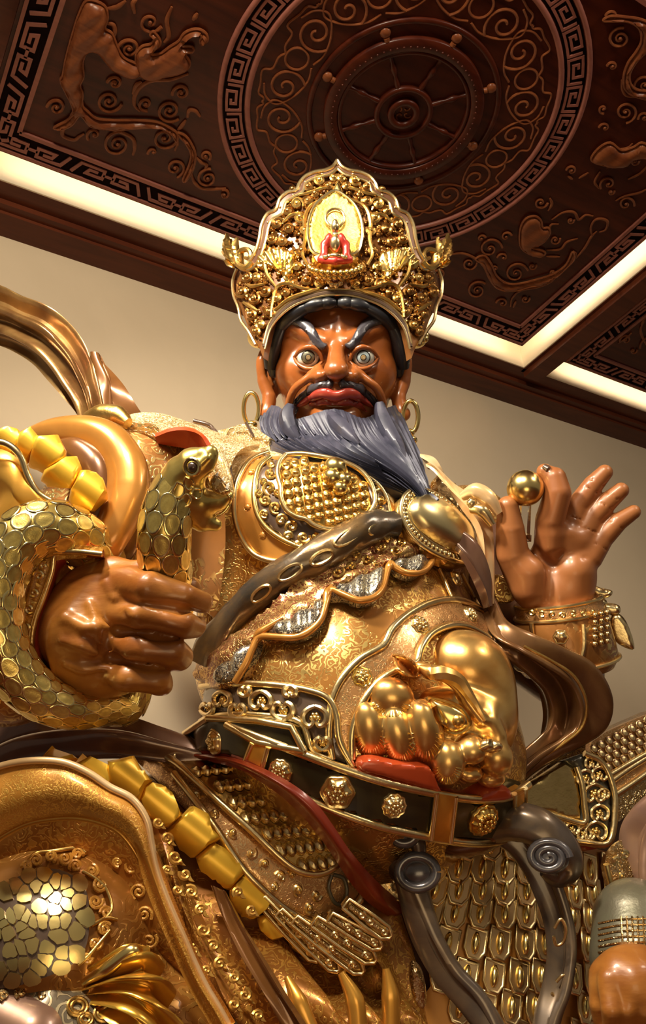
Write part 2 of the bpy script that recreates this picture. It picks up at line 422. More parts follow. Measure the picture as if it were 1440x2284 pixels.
RED = plain('red_lacquer', (.30, .03, .012), .1, .3, .5)
ORED = plain('orange_lacquer', (.42, .055, .014), .1, .3, .5)
ROBE = plain('robe_red', (.42, .03, .02), .2, .35, .3)
EYEW = plain('eye_white', (.62, .60, .52), 0, .12, 1)
IRISB = plain('iris_blue', (.30, .36, .38), 0, .12, 1)
IRISD = plain('iris_ring', (.02, .02, .022), 0, .12, 1)
PUP = plain('pupil', (.25, .17, .08), 0, .1, 1)
GREEN = plain('belt_dark', (.035, .028, .012), .4, .3, .5, col2=(.07, .055, .02), vscale=3)
GREY = plain('grey_green', (.15, .14, .09), .4, .38, .3, col2=(.13, .11, .075), vscale=3, bmp=.2)
GEM = plain('ruby', (.10, .003, .010), .1, .08, 1)
WALLM = plain('plaster', (.60, .48, .335), 0, .75, 0, col2=(.57, .455, .315), vscale=.8, bmp=.05, bscale=30)
COVE = plain('cove_cream', (.80, .70, .52), 0, .6)
BROC = brocade('brown_brocade', (.44, .18, .045), (.85, .60, .22), 7, .55, 1, .34)
BROCG = brocade('gold_brocade', (.46, .205, .045), (.92, .66, .22), 9, .55, 1, .30, 'scroll', .62)
BROCD = brocade('dark_brocade', (.17, .068, .02), (.44, .27, .09), 8, .5, 1, .34, 'fine', .6)
BROCR = brocade('red_brocade', (.26, .07, .03), (.72, .46, .18), 9, .5, 1, .34, 'fine', .6)
ORANB = brocade('amber_brocade', (.68, .30, .045), (.78, .43, .08), 13, .2, .4, .42, 'scroll', .7)
ORANB2 = brocade('amber_robe', (.44, .17, .028), (.60, .31, .06), 9, .45, .6, .30, 'scroll', .7)
BROCK = brocade('knee_brocade', (.42, .17, .03), (.50, .24, .05), 6, .45, .55, .30, 'scroll', .6)
COPPB = brocade('copper_relief', (.60, .30, .11), (.85, .55, .25), 12, .6, 1, .32, 'scroll', .9)
PEWT = brocade('pewter_brocade', (.10, .085, .08), (.60, .55, .42), 11, .6, 1, .3, 'fine', .6)
PALEB = brocade('pale_brocade', (.74, .54, .28), (.50, .30, .10), 10, .95, 1, .28, 'fine', .7)
PALELIT = brocade('lit_pale_cloth', (.90, .72, .44), (.70, .48, .20), 10, .45, .8, .34, 'fine', .5)  # paler, less metallic copy of the pale brocade, so it looks lit
SLEEV = brocade('grey_brocade', (.20, .155, .10), (.42, .33, .20), 6, .5, .9, .36, 'scroll', .9)
def wood(name, c1, c2, scale=2.2, rough=.36, coat=.35, st=(1, 9, 9)):
    m = bpy.data.materials.new(name); nt, N, L, b = nodes(m)
    t = tex(N, L, 'Noise', scale, det=6, dist=.8, stretch=st); r = ramp(N, L, t.outputs[0], [(.3, c1), (.7, c2)])
    L.new(r.outputs[0], b.inputs['Base Color']); b.inputs['Roughness'].default_value = rough; b.inputs['Coat Weight'].default_value = coat*.3; b.inputs['Specular IOR Level'].default_value = .2
    b.inputs['Coat Roughness'].default_value = .2; bump(N, L, t.outputs[0], b, .08, .01); MATS[name] = m; return m
WOODD = wood('ceiling_wood', (.036, .0045, .002), (.085, .015, .005), .8)
WOODF = wood('fret_wood', (.24, .085, .065), (.33, .12, .088), 1.0)
WOODC = wood('carving_wood', (.14, .036, .013), (.24, .075, .025), 1.6)
WOODB = wood('beam_wood', (.07, .016, .007), (.12, .030, .012), .8)
GROOVE = plain('groove_shade', (.008, .002, .002), 0, .7, 0, spec=.05)  # near-black colour stands in for the shade in the fret grooves
GLASS = bpy.data.materials.new('clear_acrylic'); _nt, _N, _L, _b = nodes(GLASS)
_b.inputs['Transmission Weight'].default_value = 1; _b.inputs['Roughness'].default_value = .05; _b.inputs['IOR'].default_value = 1.49
LED = bpy.data.materials.new('led_strip'); _nt, _N, _L, _b = nodes(LED)
_b.inputs['Emission Color'].default_value = (1.0, .80, .52, 1); _b.inputs['Emission Strength'].default_value = 34

# ------------------------------------------------------------------ setting
ZC = 8.0; YW = 7.8
def struct(name, mb, mat, **k):
    o = mb.build(name, mat, None, smooth=False, **k); o['kind'] = 'structure'; return o
m = MB(); box(m, (-9, -9, -1.75), (20, YW+.3, -1.6)); struct('floor', m, WOODB, label='dark wooden hall floor below the statue')
m = MB(); box(m, (-9, YW, -1.6), (22, YW+.25, ZC+.6)); struct('wall_back', m, WALLM, label='plain beige plaster wall behind the statue')
ceil = obj('ceiling', None, None, 'dark red carved wooden coffered ceiling', kind='structure')
m = MB(); box(m, (-9, -9, ZC+.55), (22, YW+.3, ZC+.7)); m.build('ceiling_slab', WOODB, ceil, smooth=False)
def onceil(x, y, z=ZC):
    d = W(x, y, np.ones_like(np.asarray(x, float))); return d*(z/d[..., 2])[..., None]
# stepped cornice along the wall, and the cross beams between coffers
def extr(mb, prof, axis, a, b):
    """extrude a closed profile (horizontal coordinate, z) along axis 0 (X) or 1 (Y)"""
    n = len(prof)
    V = [((t, p[0], p[1]) if axis == 0 else (p[0], t, p[1])) for t in (a, b) for p in prof]
    mb.add(V, [(i, (i+1) % n, n+(i+1) % n, n+i) for i in range(n)]+[tuple(range(n))[::-1], tuple(range(n, 2*n))])
m = MB(); extr(m, [(7.13, 8.5), (7.13, 7.86), (7.36, 7.86), (7.36, 7.79), (7.46, 7.79), (7.46, 7.75), (7.8, 7.75), (7.8, 8.5)], 0, -8, 22)
struct('trim_1', m, WOODB, label='stepped dark wooden cornice along the top of the back wall')
def cross(x0, x1, n):
    m = MB(); extr(m, [(x0, 8.5), (x0, 7.86), (x0+.05, 7.86), (x0+.05, 7.77), (x1, 7.77), (x1, 8.5)], 1, -8, 7.2)
    struct('trim_%d' % n, m, WOODB, label='dark wooden ceiling beam between two carved panels')
cross(8.30, 8.64, 2); cross(-.15, .28, 3)
m = MB(); box(m, (-8, 7.11, 7.865), (.0-.15, 7.128, 8.5)); box(m, (.28, 7.11, 7.865), (8.3, 7.128, 8.5)); box(m, (8.64, 7.11, 7.865), (20, 7.128, 8.5)); box(m, (8.282, -7, 7.865), (8.3, 7.11, 8.5)); box(m, (8.64, -7, 7.9), (8.65, 7.11, 8.5))
struct('trim_4', m, COVE, label='cream cove face lit by the hidden light strip')
for i, (lo, hi) in enumerate([((.7, 6.70, 8.12), (8.0, 6.74, 8.2)), ((7.92, -3, 8.12), (7.96, 6.66, 8.2)), ((8.95, 6.70, 8.12), (16, 6.74, 8.2))]):
    m = MB(); box(m, lo, hi)
    m.build('led_strip', LED, None, smooth=False, label=['warm light strip hidden above the panel edge along the back wall', 'warm light strip hidden above the right edge of the large panel', 'warm light strip above the next panel at the far right'][i], cat='light')

def stroke2(mb, P, w, z0=ZC, h=.02, taper=False):
    """raised bar of width w along a 2D path on the ceiling"""
    P = np.asarray(P, float); n = len(P); T = np.gradient(P, axis=0) if n > 2 else np.repeat([P[1]-P[0]], 2, 0)
    d = nrm(np.diff(P, axis=0)); nn = np.stack([-d[:, 1], d[:, 0]], 1)
    m0 = np.vstack([nn[:1], nn]); m1 = np.vstack([nn, nn[-1:]]); b = m0+m1; b = b/np.maximum((b*b).sum(1, keepdims=True)/2, .35)
    a = P+b*w/2; c = P-b*w/2
    lo, hi = z0-h, z0+.01
    V = np.vstack([np.c_[a, np.full(n, lo)], np.c_[c, np.full(n, lo)], np.c_[a, np.full(n, hi)], np.c_[c, np.full(n, hi)]])
    F = []
    for i in range(n-1):
        F += [(i, i+1, n+i+1, n+i), (i, 2*n+i, 2*n+i+1, i+1), (n+i, n+i+1, 3*n+i+1, 3*n+i)]
    F += [(0, n, 3*n, 2*n), (n-1, 3*n-1, 4*n-1, 2*n-1)]
    mb.add(V, F)
def panel(x0, x1, y0, y1, keys=True):
    """coffer panel; x0..y1 are the outer edges of its fret border (.31 wide)"""
    m = MB(); box(m, (x0-.03, y0-.03, ZC), (x1+.03, y1+.03, ZC+.09)); p = m.build('coffer_panel', WOODD, ceil, smooth=False)
    def bar(L, w): m = MB(); stroke2(m, L, w, h=.028); m.build('border_bar', WOODF, p, smooth=False)
    for off, w in ((.02, .035), (.30, .045)):
        a, b, c, d = x0+off, x1-off, y0+off, y1-off
        bar([(a, d), (b, d)], w); bar([(a, c), (a, d)], w); bar([(b, c), (b, d)], w); bar([(a, c), (b, c)], w)
    for g in ((x0+.04, y1-.285, x1-.04, y1-.03), (x0+.04, y0+.03, x1-.04, y0+.285), (x0+.03, y0+.285, x0+.285, y1-.285), (x1-.285, y0+.285, x1-.03, y1-.285)):
        m = MB(); box(m, (g[0], g[1], ZC-.004), (g[2], g[3], ZC+.01)); m.build('fret_shade', GROOVE, p, smooth=False)  # thin dark strip: recess shade painted behind the keys
    K = [(.0, .92), (.20, .14), (.88, .14), (.88, .70), (.40, .70), (.47, .40), (.72, .40)]
    vis = lambda q: -120 < PX(q)[0] < 1560 and -120 < PX(q)[1] < 1100
    def row(org, du, dv, L):
        n = max(2, int(round(L/.80))); U = L/n/2.12
        for i in range(n):
            s = org+du*(i*L/n); q = s+du*(L/n/2)
            if not vis([q[0], q[1], ZC]): continue
            m = MB()
            for mir in (0, 1):
                pts = [((u*.97+.06)*U if not mir else L/n-(u*.97+.06)*U, (v if i % 2 == 0 else 1-v)) for u, v in K]
                stroke2(m, [s+du*a+dv*(.055+b*.2) for a, b in pts], .034, h=.022)
            a = s+du*(.88*U*.97+.06*U); b = s+du*(L/n-(.88*U*.97+.06*U)); hv = .45 if i % 2 == 0 else .55
            stroke2(m, [a+dv*(.055+hv*.2), b+dv*(.055+hv*.2)], .030, h=.022)
            m.build('fret_key', WOODF, p, smooth=False)
    v2 = lambda a, b: np.array([a, b], float)
    row(v2(x0+.06, y1), v2(1, 0), v2(0, -1), x1-x0-.12)
    row(v2(x0, y0+.06), v2(0, 1), v2(1, 0), y1-y0-.12)
    row(v2(x1, y0+.06), v2(0, 1), v2(-1, 0), y1-y0-.12)
    return p
pan = panel(.545, 8.03, 2.14, 6.835)
pan2 = panel(8.89, 16.4, 2.14, 6.835)
# ---- round medallion
mc = np.array([4.267, 4.486])
def ringP(r, a0=0, a1=2*np.pi, n=97): t = np.linspace(a0, a1, n); return mc+np.stack([r*np.cos(t), r*np.sin(t)], 1)
def lathe_ring(mb, prof, n=96, c=mc, z=ZC):
    t = np.arange(n)*2*np.pi/n; prof = np.asarray(prof, float)
    V = np.stack([c[0]+prof[:, 0][:, None]*np.cos(t), c[1]+prof[:, 0][:, None]*np.sin(t), z-prof[:, 1][:, None]*np.ones(n)], -1).reshape(-1, 3)
    mb.add(V, gridF(len(prof), n, True, True))
def rring(name, r0, r1, h, mat=WOODD):
    m = MB(); e = min(.012, (r1-r0)*.3); lathe_ring(m, [(r0, -.01), (r0, h-e), (r0+e, h), (r1-e, h), (r1, h-e), (r1, -.01)]); return m.build(name, mat, pan)
rring('ring_moulding', 1.885, 1.935, .035, WOODF); rring('ring_moulding', 1.60, 1.655, .035, WOODF)
rring('fret_shade', 1.655, 1.885, .004, GROOVE)  # same painted shade behind the ring keys
GK = [(.04, .97), (.04, .03), (.93, .03), (.93, .97), (.26, .97), (.26, .34), (.70, .34), (.70, .68), (.46, .68)]
for i in range(34):
    a0 = math.radians(157.6+i*360/34-5.2); 
    c = mc+1.77*np.array([math.cos(a0), math.sin(a0)])
    if not (-100 < PX([c[0], c[1], ZC])[1] < 640): continue
    pts = []
    for (u, v), (u2, v2) in zip(GK[:-1], GK[1:]):
        for t in np.linspace(0, 1, 4)[:-1]:
            uu, vv = u+(u2-u)*t, v+(v2-v)*t; a = a0-uu*2*np.pi/34*.97; r = 1.695+vv*.15; pts.append(mc+r*np.array([math.cos(a), math.sin(a)]))
    m = MB(); stroke2(m, pts, .026, h=.02); m.build('fret_key', WOODF, pan, smooth=False)
# cloud scrolls: eight repeats of a disc between two spirals, tied by a lobed line
def tube2(mb, P, r, z=ZC, k=6): tube(mb, np.c_[P, np.full(len(P), z-.004)], r, k, up=(0, 0, 1))
for i in range(8):
    a = math.radians(45*i); ax = np.array([math.cos(a), math.sin(a)]); ay = np.array([-ax[1], ax[0]])
    if not (-260 < PX([*(mc+1.28*ax), ZC])[1] < 700): continue
    m = MB(); Q = lambda p: mc+np.outer(np.asarray(p)[:, 0], ax)+np.outer(np.asarray(p)[:, 1], ay)
    tube2(m, Q(np.array([1.275, 0])+.115*np.stack([np.cos(np.linspace(0, 6.283, 30)), np.sin(np.linspace(0, 6.283, 30))], 1)), .013)
    for s in (1, -1):
        tube2(m, Q(spiral((1.235, s*.315), .20, math.radians(-150*s), 1.55, s, 44)), .015)
        tube2(m, Q(cr([(1.10, s*.0+s*.02), (1.06, s*.16), (1.10, s*.36), (1.22, s*.53), (1.36, s*.50), (1.44, s*.38)], 8)), .012)
        tube2(m, Q(cr([(1.40, 0), (1.44, s*.07), (1.44, s*.2), (1.52, s*.26), (1.47, s*.40), (1.44, s*.50), (1.37, s*.53), (1.36, s*.58)], 8)), .012)
    m.build('cloud_scroll', WOODC, pan)
rring('wheel_disc', .96, 1.02, .03); rring('wheel_rim', .70, .84, .06); rring('wheel_rim', .655, .70, .045); rring('wheel_hub', .255, .31, .05); rring('wheel_hub', .10, .17, .06)
for i in range(8):
    a = math.radians(45*i-1); d = np.array([math.cos(a), math.sin(a)])
    m = MB(); sphere(m, [*(mc+.92*d), ZC-.02], (.055, .055, .035), 8, 10)
    tube(m, [[*(mc+r*d), ZC-.03] for r in (.84, .875)], .03, 8); m.build('wheel_knob', WOODC, pan)
    m = MB(); pr = [.30, .36, .44, .50, .54, .58, .66]; rr = [.028, .03, .018, .034, .034, .018, .026]
    tube(m, [[*(mc+r*d), ZC-.015] for r in pr], rr, 8); m.build('wheel_spoke', WOODD, pan)
m = MB()
for i in range(72):
    a = math.radians(5*i); sphere(m, [mc[0]+.755*math.cos(a), mc[1]+.755*math.sin(a), ZC-.06], .013, 4, 6)
o = m.build('bead_ring', WOODD, pan); o['kind'] = 'stuff'
m = MB()
for i in range(4):
    a = math.radians(90*i); tube2(m, mc+spiral((.05*math.cos(a), .05*math.sin(a)), .06, a, .6, 1, 12), .01)
m.build('hub_swirl', WOODC, pan)
# ---- corner carvings, drawn in photograph pixels on the ceiling plane
def cpx(P, dz=0.0): P = np.asarray(P, float); return onceil(P[:, 0], P[:, 1], ZC-dz)
def ctube(mb, P, r, n=6, dz=.012, k=7):
    Q = cpx(cr(P, n), dz); R = r if np.isscalar(r) else np.interp(np.linspace(0, 1, len(Q)), np.linspace(0, 1, len(r)), r)
    tube(mb, Q, R, k, up=(0, 0, 1), flat=.8)
def cspi(mb, x, y, r, a0, turns, ccw, w=.017, sq=.88, rot=-.25):
    P = spiral((x, y), r, math.radians(a0), turns, ccw, int(22*turns)+6, sq, rot, .10)
    Q = cpx(P, .016); tube(mb, Q, np.linspace(w, w*.7, len(Q)), 6, up=(0, 0, 1)); sphere(mb, cpx([(x, y)], .02)[0], w*1.3, 5, 7)
ceilsurf = lambda q: (cpx(q), np.tile([0, 0, -1.], (len(q), 1)))
def cbody(mb, L, th=.07, rnd=14, sp=7):
    L = cr(L, 4, True); plate(mb, ceilsurf, L, th, sp, rnd=rnd, hf=lambda q: .008*np.sin(q[:, 0]*.11+q[:, 1]*.16)); tube(mb, cpx(np.vstack([L, L[:1]]), .03), .014, 6, up=(0, 0, 1))
m = MB()   # dragon of the left corner
cbody(m, [(195, 0), (176, 32), (165, 65), (155, 100), (146, 135), (140, 168), (135, 178), (143, 195), (160, 218), (164, 245), (158, 258), (178, 240), (184, 210), (178, 190), (186, 170), (184, 140), (192, 118), (208, 112), (225, 122), (240, 142), (262, 160), (290, 170), (310, 168), (318, 150), (300, 140), (276, 128), (262, 105), (250, 75), (234, 62), (240, 38), (232, 12)], .10, 26)
m.build('dragon_body', WOODC, pan)
m = MB()
cbody(m, [(303, 125), (316, 104), (336, 98), (344, 86), (335, 78), (342, 70), (356, 88), (356, 100), (342, 112), (338, 122), (360, 118), (378, 105), (398, 92), (410, 75), (428, 66), (446, 66), (460, 76), (462, 90), (450, 98), (446, 90), (450, 80), (438, 76), (420, 84), (405, 102), (428, 104), (430, 114), (412, 118), (422, 136), (420, 150), (400, 162), (370, 170), (336, 174), (310, 165)], .09, 14)
cspi(m, 392, 129, 8, 0, 1, 1, .01)
m.build('dragon_head', WOODC, pan)
m = MB()
cbody(m, [(136, 180), (146, 205), (158, 228), (163, 250), (150, 268), (132, 278), (120, 286), (138, 288), (160, 278), (176, 258), (186, 262), (200, 280), (222, 286), (260, 288), (310, 284), (350, 284), (380, 296), (394, 316), (396, 300), (384, 288), (350, 272), (300, 268), (250, 268), (215, 264), (195, 248), (184, 235), (180, 205), (160, 190)], .06, 9, 6)
cbody(m, [(396, 296), (412, 302), (425, 318), (436, 345), (430, 378), (414, 404), (408, 400), (420, 372), (426, 345), (416, 322), (402, 306)], .05, 6, 5)
m.build('leaf_stem', WOODC, pan)
m = MB()
for a in [(243, 226, 30, 30, 1.9, 1), (126, 240, 22, 200, 1.6, 1), (262, 322, 33, -60, 1.9, -1), (367, 308, 30, 20, 1.6, 1), (378, 247, 30, 60, 1.9, 1), (325, 232, 18, 90, 1.4, 1), (288, 109, 26, 200, 1.7, 1), (256, 185, 18, 200, 1.5, 1),
          (390, 375, 24, 90, 1.6, -1), (463, 398, 25, -60, 1.8, -1), (458, 348, 13, 60, 1.4, -1), (335, 50, 28, 40, 1.4, 1), (404, 207, 21, 180, 1.5, 1), (210, 300, 18, 150, 1.1, 1), (500, 434, 13, -100, 1.2, 1), (342, 340, 13, 180, .7, 1), (470, 445, 1, 0, 1, 1)][:-1]:
    cspi(m, *a)
for P in [[(178, 250), (166, 268), (148, 280), (139, 292), (142, 304), (165, 312), (176, 305), (188, 298)], [(180, 248), (200, 272), (222, 284), (262, 288), (310, 284), (352, 283), (382, 296), (396, 316), (390, 336)],
          [(222, 286), (262, 292), (295, 308), (300, 330), (296, 346)], [(250, 92), (256, 70), (252, 55), (236, 52)], [(253, 78), (254, 105), (268, 132), (296, 148)], [(420, 165), (380, 178), (338, 180), (312, 195), (300, 215), (300, 235), (312, 248)],
          [(296, 210), (304, 190), (316, 182)], [(414, 268), (404, 282), (396, 290)], [(418, 262), (422, 246), (436, 248), (446, 260)], [(425, 380), (432, 404), (450, 420), (485, 422), (504, 420)], [(438, 352), (448, 362), (460, 368), (456, 380)],
          [(300, 30), (296, 8), (304, 0)], [(440, 30), (430, 45)], [(383, 15), (372, 45), (376, 80), (366, 95)], [(236, 20), (260, 16), (280, 2)]]:
    ctube(m, P, [.012, .022, .022, .012])
m.build('scroll_carving', WOODC, pan)
m = MB()   # right corner
cbody(m, [(1060, 578), (1078, 590), (1088, 612), (1102, 636), (1122, 648), (1152, 648), (1180, 640), (1210, 634), (1240, 618), (1262, 598), (1280, 578), (1276, 562), (1262, 590), (1235, 610), (1200, 622), (1160, 632), (1130, 632), (1108, 616), (1096, 590), (1080, 570)], .04, 6, 5)
cbody(m, [(1160, 548), (1160, 510), (1172, 488), (1192, 482), (1206, 492), (1210, 508), (1222, 508), (1226, 520), (1214, 538), (1200, 548), (1186, 552), (1215, 562), (1206, 572), (1180, 566)], .06, 8, 5)
m.build('dragon_body', WOODC, pan)
m = MB()
for a in [(1046, 588, 18, 0, 1.5, 1), (1064, 648, 24, -30, 1.8, -1), (1092, 555, 28, 10, 1.5, -1), (1150, 610, 28, 0, 1.6, -1), (1128, 528, 13, 0, 1.1, -1), (1073, 532, 10, 0, 1, -1), (1120, 676, 14, 200, 1.2, 1), (1205, 452, 16, 20, 1.4, 1), (1190, 500, 9, 0, 1.6, 1), (1237, 535, 12, 0, 1.5, 1), (1232, 608, 8, 0, 1.6, 1),
          (1171, 667, 10, 0, 1.3, 1), (1122, 575, 14, 200, .8, 1), (1187, 594, 9, 0, 1.4, 1), (1272, 492, 8, 0, 1.4, 1), (980, 612, 14, 200, 1.4, 1), (1104, 600, 12, 150, .8, 1)]: cspi(m, *a, w=.015)
for P in [[(972, 592), (995, 572), (1030, 565), (1062, 578), (1080, 596), (1092, 622), (1108, 642), (1130, 648), (1155, 646)], [(1138, 684), (1142, 665), (1162, 648), (1200, 640), (1228, 628), (1248, 606), (1272, 588), (1284, 568), (1278, 560)],
          [(1284, 576), (1304, 552), (1318, 528), (1330, 516)], [(1320, 528), (1317, 508), (1325, 492), (1340, 488), (1354, 494), (1350, 512), (1336, 518)], [(1230, 490), (1256, 474), (1280, 474), (1290, 490), (1305, 480), (1322, 482)],
          [(1188, 551), (1204, 545), (1220, 526), (1228, 502), (1245, 500)], [(1218, 558), (1248, 556), (1264, 540), (1288, 532)], [(1218, 572), (1248, 573)], [(1222, 470), (1230, 455), (1226, 442)], [(1160, 510), (1158, 540)], [(1144, 686), (1150, 672)]]:
    ctube(m, P, [.010, .018, .018, .010])
m.build('scroll_carving', WOODC, pan)
m = MB()   # far right edge
cbody(m, [(1345, 46), (1372, 47), (1400, 48), (1424, 62), (1430, 90), (1418, 115), (1400, 140), (1390, 170), (1392, 195), (1410, 212), (1450, 222), (1450, 205), (1420, 200), (1405, 185), (1405, 160), (1425, 130), (1455, 100), (1455, 60), (1430, 44), (1395, 38), (1360, 36)], .05, 8, 6)
cbody(m, [(1318, 352), (1335, 330), (1360, 318), (1385, 335), (1412, 328), (1430, 318), (1450, 330), (1450, 350), (1430, 352), (1412, 356), (1395, 370), (1370, 372), (1345, 368), (1325, 362)], .07, 10, 6)
m.build('dragon_head', WOODC, pan)
m = MB()
for a in [(1382, 86, 28, -60, 1.8, -1), (1394, 250, 28, 100, 1.8, -1), (1364, 36, 14, 200, 1.3, 1), (1365, 148, 12, 200, 1.3, 1), (1345, 243, 12, 100, 1, 1), (1348, 285, 13, 200, 1, 1), (1438, 190, 26, 180, 1.5, 1), (1274, 380, 12, 200, 1.4, 1), (1356, 410, 20, 160, 1.2, 1), (1395, 455, 20, 30, 1.3, -1), (1415, 360, 10, 0, 1.4, 1), (1436, 262, 14, 180, 1.2, 1), (1362, 428, 8, 0, 1, 1)]: cspi(m, *a, w=.015)
for P in [[(1386, 178), (1388, 200), (1400, 214), (1440, 216)], [(1330, 345), (1350, 330), (1375, 334), (1398, 330), (1410, 320)], [(1352, 374), (1380, 368), (1405, 352), (1422, 330)], [(1372, 448), (1392, 438), (1425, 430), (1445, 420)], [(1335, 420), (1326, 405), (1338, 382)], [(1290, 398), (1312, 385)], [(1400, 400), (1425, 388), (1445, 368)], [(1266, 392), (1276, 400)]]:
    ctube(m, P, [.010, .016, .016, .010])
m.build('scroll_carving', WOODC, pan)
m = MB()
for a in [(1395, 758, 14, 180, 1.3, 1), (1412, 782, 9, 0, 1, 1), (1452, 770, 26, 180, 1.4, 1), (1450, 720, 20, 180, 1.3, 1)]: cspi(m, *a, w=.017)
for P in [[(1436, 715), (1428, 735), (1434, 756), (1445, 775)], [(1378, 766), (1398, 752), (1408, 742)]]: ctube(m, P, [.012, .02, .012])
m.build('scroll_carving', WOODC, pan2)

# ------------------------------------------------------------------ the statue: body masses (every outline below is laid on these)
statue = thing('guardian_statue', 'giant seated gilded wooden guardian statue with a dark beard and tall crown', 'statue', (3.2, 5.2, -1.6))
def at(x, y, z): return W(np.float64(x), np.float64(y), np.float64(z))
al = math.radians(8)
BX = np.array([[math.cos(al), math.sin(al), 0], [-math.sin(al), math.cos(al), 0], [0, 0, 1.]])   # rows: statue's left, back, up
torso = Sdf()
torso.add(ell(at(815, 1585, 6.50), (1.20, 1.0, 1.25), BX), .1)
torso.add(ell(at(775, 1225, 7.02), (1.12, .78, .80), BX), .35)
torso.add(ell(at(1040, 1190, 7.55), (.42, .42, .42)), .25)
torso.add(ell(at(420, 1130, 6.75), (.66, .58, .58)), .25)
torso.add(ell(at(985, 1700, 6.18), (.60, .55, .50), BX), .2)
torso.add(cap(at(520, 1240, 6.60), at(520, 1500, 6.45), .27, .27), .2)
torso.add(cap(at(750, 1060, 7.4), at(748, 930, 7.6), .42, .38), .2)
armR = Sdf()
armR.add(ell(at(300, 1090, 6.45), (.52, .52, .50)), .1)
armR.add(cap(at(230, 1180, 6.2), at(20, 1460, 5.75), .50, .46), .15)
armR.add(cap(at(20, 1440, 5.7), at(120, 1410, 5.55), .42, .30), .15)
def thigh():
    s = Sdf()
    s.add(cap(at(650, 1945, 6.25), at(230, 1995, 5.75), .80, .72), .1)
    return s
thighR = thigh()
hips = Sdf(); hips.add(ell(at(900, 2080, 6.9), (1.5, .9, 1.1)), .1)
TEST = True

# ------------------------------------------------------------------ head
def P3(x, y, z): return at(x, y, z)
def fr(x, y, z):
    """frame at a pixel: right, up, towards the eye"""
    n = -nrm(at(x, y, z)); r = nrm(CA-(CA@n)*n); return np.array([r, np.cross(n, r), n])
HF = fr(750, 800, 7.6)
def he(x, y, z, rx, ry, rz, ang=0):
    """ellipsoid in face axes: radii across, up, in depth; ang turns it in the picture plane"""
    a = math.radians(ang); c, s_ = math.cos(a), math.sin(a)
    return ell(P3(x, y, z), (rx, ry, rz), np.array([c*HF[0]+s_*HF[1], -s_*HF[0]+c*HF[1], HF[2]]))
head = Sdf()
head.add(he(750, 790, 7.66, .495, .60, .58), .1)
head.add(he(749, 835, 7.50, .495, .46, .42), .15)
head.add(he(748, 905, 7.42, .40, .30, .34), .15)       # jaw
head.add(he(750, 722, 7.34, .32, .20, .22), .10)       # forehead boss
for s_ in (1, -1):
    X = lambda d: 749+s_*d
    head.add(he(X(90), 832, 7.27, .16, .17, .16), .12)     # cheek
    head.add(he(X(96), 760, 7.28, .12, .10, .12), .10)
    head.add(cap(P3(X(24), 762, 7.05), P3(X(92), 732, 7.16), .055, .06), .05)   # brow ridge
    head.add(cap(P3(X(92), 732, 7.16), P3(X(120), 742, 7.30), .05, .04), .05)
    head.add(cap(P3(X(13), 755, 7.05), P3(X(9), 728, 7.12), .028, .022), .03)   # frown folds
head.add(cap(P3(750, 765, 7.08), P3(749, 820, 6.90), .050, .085), .05)          # nose
head.add(he(749, 826, 6.87, .095, .075, .085), .03)
for s_ in (1, -1):
    X = lambda d: 749+s_*d
    head.sub(he(X(60), 797, 7.07, .105, .092, .11), .03)       # socket
    head.add(he(X(35), 838, 6.97, .062, .055, .08), .022)      # wing of the nose
    head.sub(he(X(20), 851, 6.90, .026, .018, .05), .01)       # nostril
    head.sub(chain([P3(X(50), 832, 6.99), P3(X(54), 848, 6.98), P3(X(48), 858, 6.99)], .010), .015)
    head.add(chain(cr([P3(X(40), 822, 7.03), P3(X(66), 846, 7.02), P3(X(92), 868, 7.07), P3(X(104), 900, 7.16), P3(X(100), 935, 7.24)], 4), .034), .06)   # cheek fold
    head.add(chain(cr([P3(X(28), 800, 7.08), P3(X(38), 820, 7.06), P3(X(62), 826, 7.05), P3(X(86), 818, 7.12), P3(X(100), 806, 7.2)], 3), .022), .03)   # bag below the eye
head.add(he(749, 872, 7.06, .20, .10, .16), .06)       # muzzle
head.add(he(749, 930, 7.10, .20, .13, .15), .06)       # chin
head.sub(he(749, 908, 6.96, .15, .022, .06), .03)
for s_, bx in ((-1, 596), (1, 893)):                      # ears with long lobes
    O = lambda a, b: (bx+s_*a, b)
    head.add(chain(cr([P3(*O(-22, 800), 7.45), P3(*O(0, 782), 7.42), P3(*O(12, 806), 7.40), P3(*O(8, 850), 7.40), P3(*O(-4, 886), 7.38), P3(*O(0, 915), 7.36)], 4), [.04]*4+[.045]*4+[.05]*4+[.055]*4+[.06]*5), .035)
    head.add(he(bx-s_*8, 840, 7.48, .085, .22, .06), .03)
    head.sub(he(bx-s_*4, 825, 7.40, .035, .12, .05), .02)
    head.add(chain(cr([P3(*O(-6, 800), 7.43), P3(*O(-2, 830), 7.40), P3(*O(-10, 860), 7.40)], 3), .020), .015)
    head.add(he(bx+s_*2, 925, 7.36, .075, .062, .07), .04)
hd = sculpt('head', head, .0135, SKIN, statue)
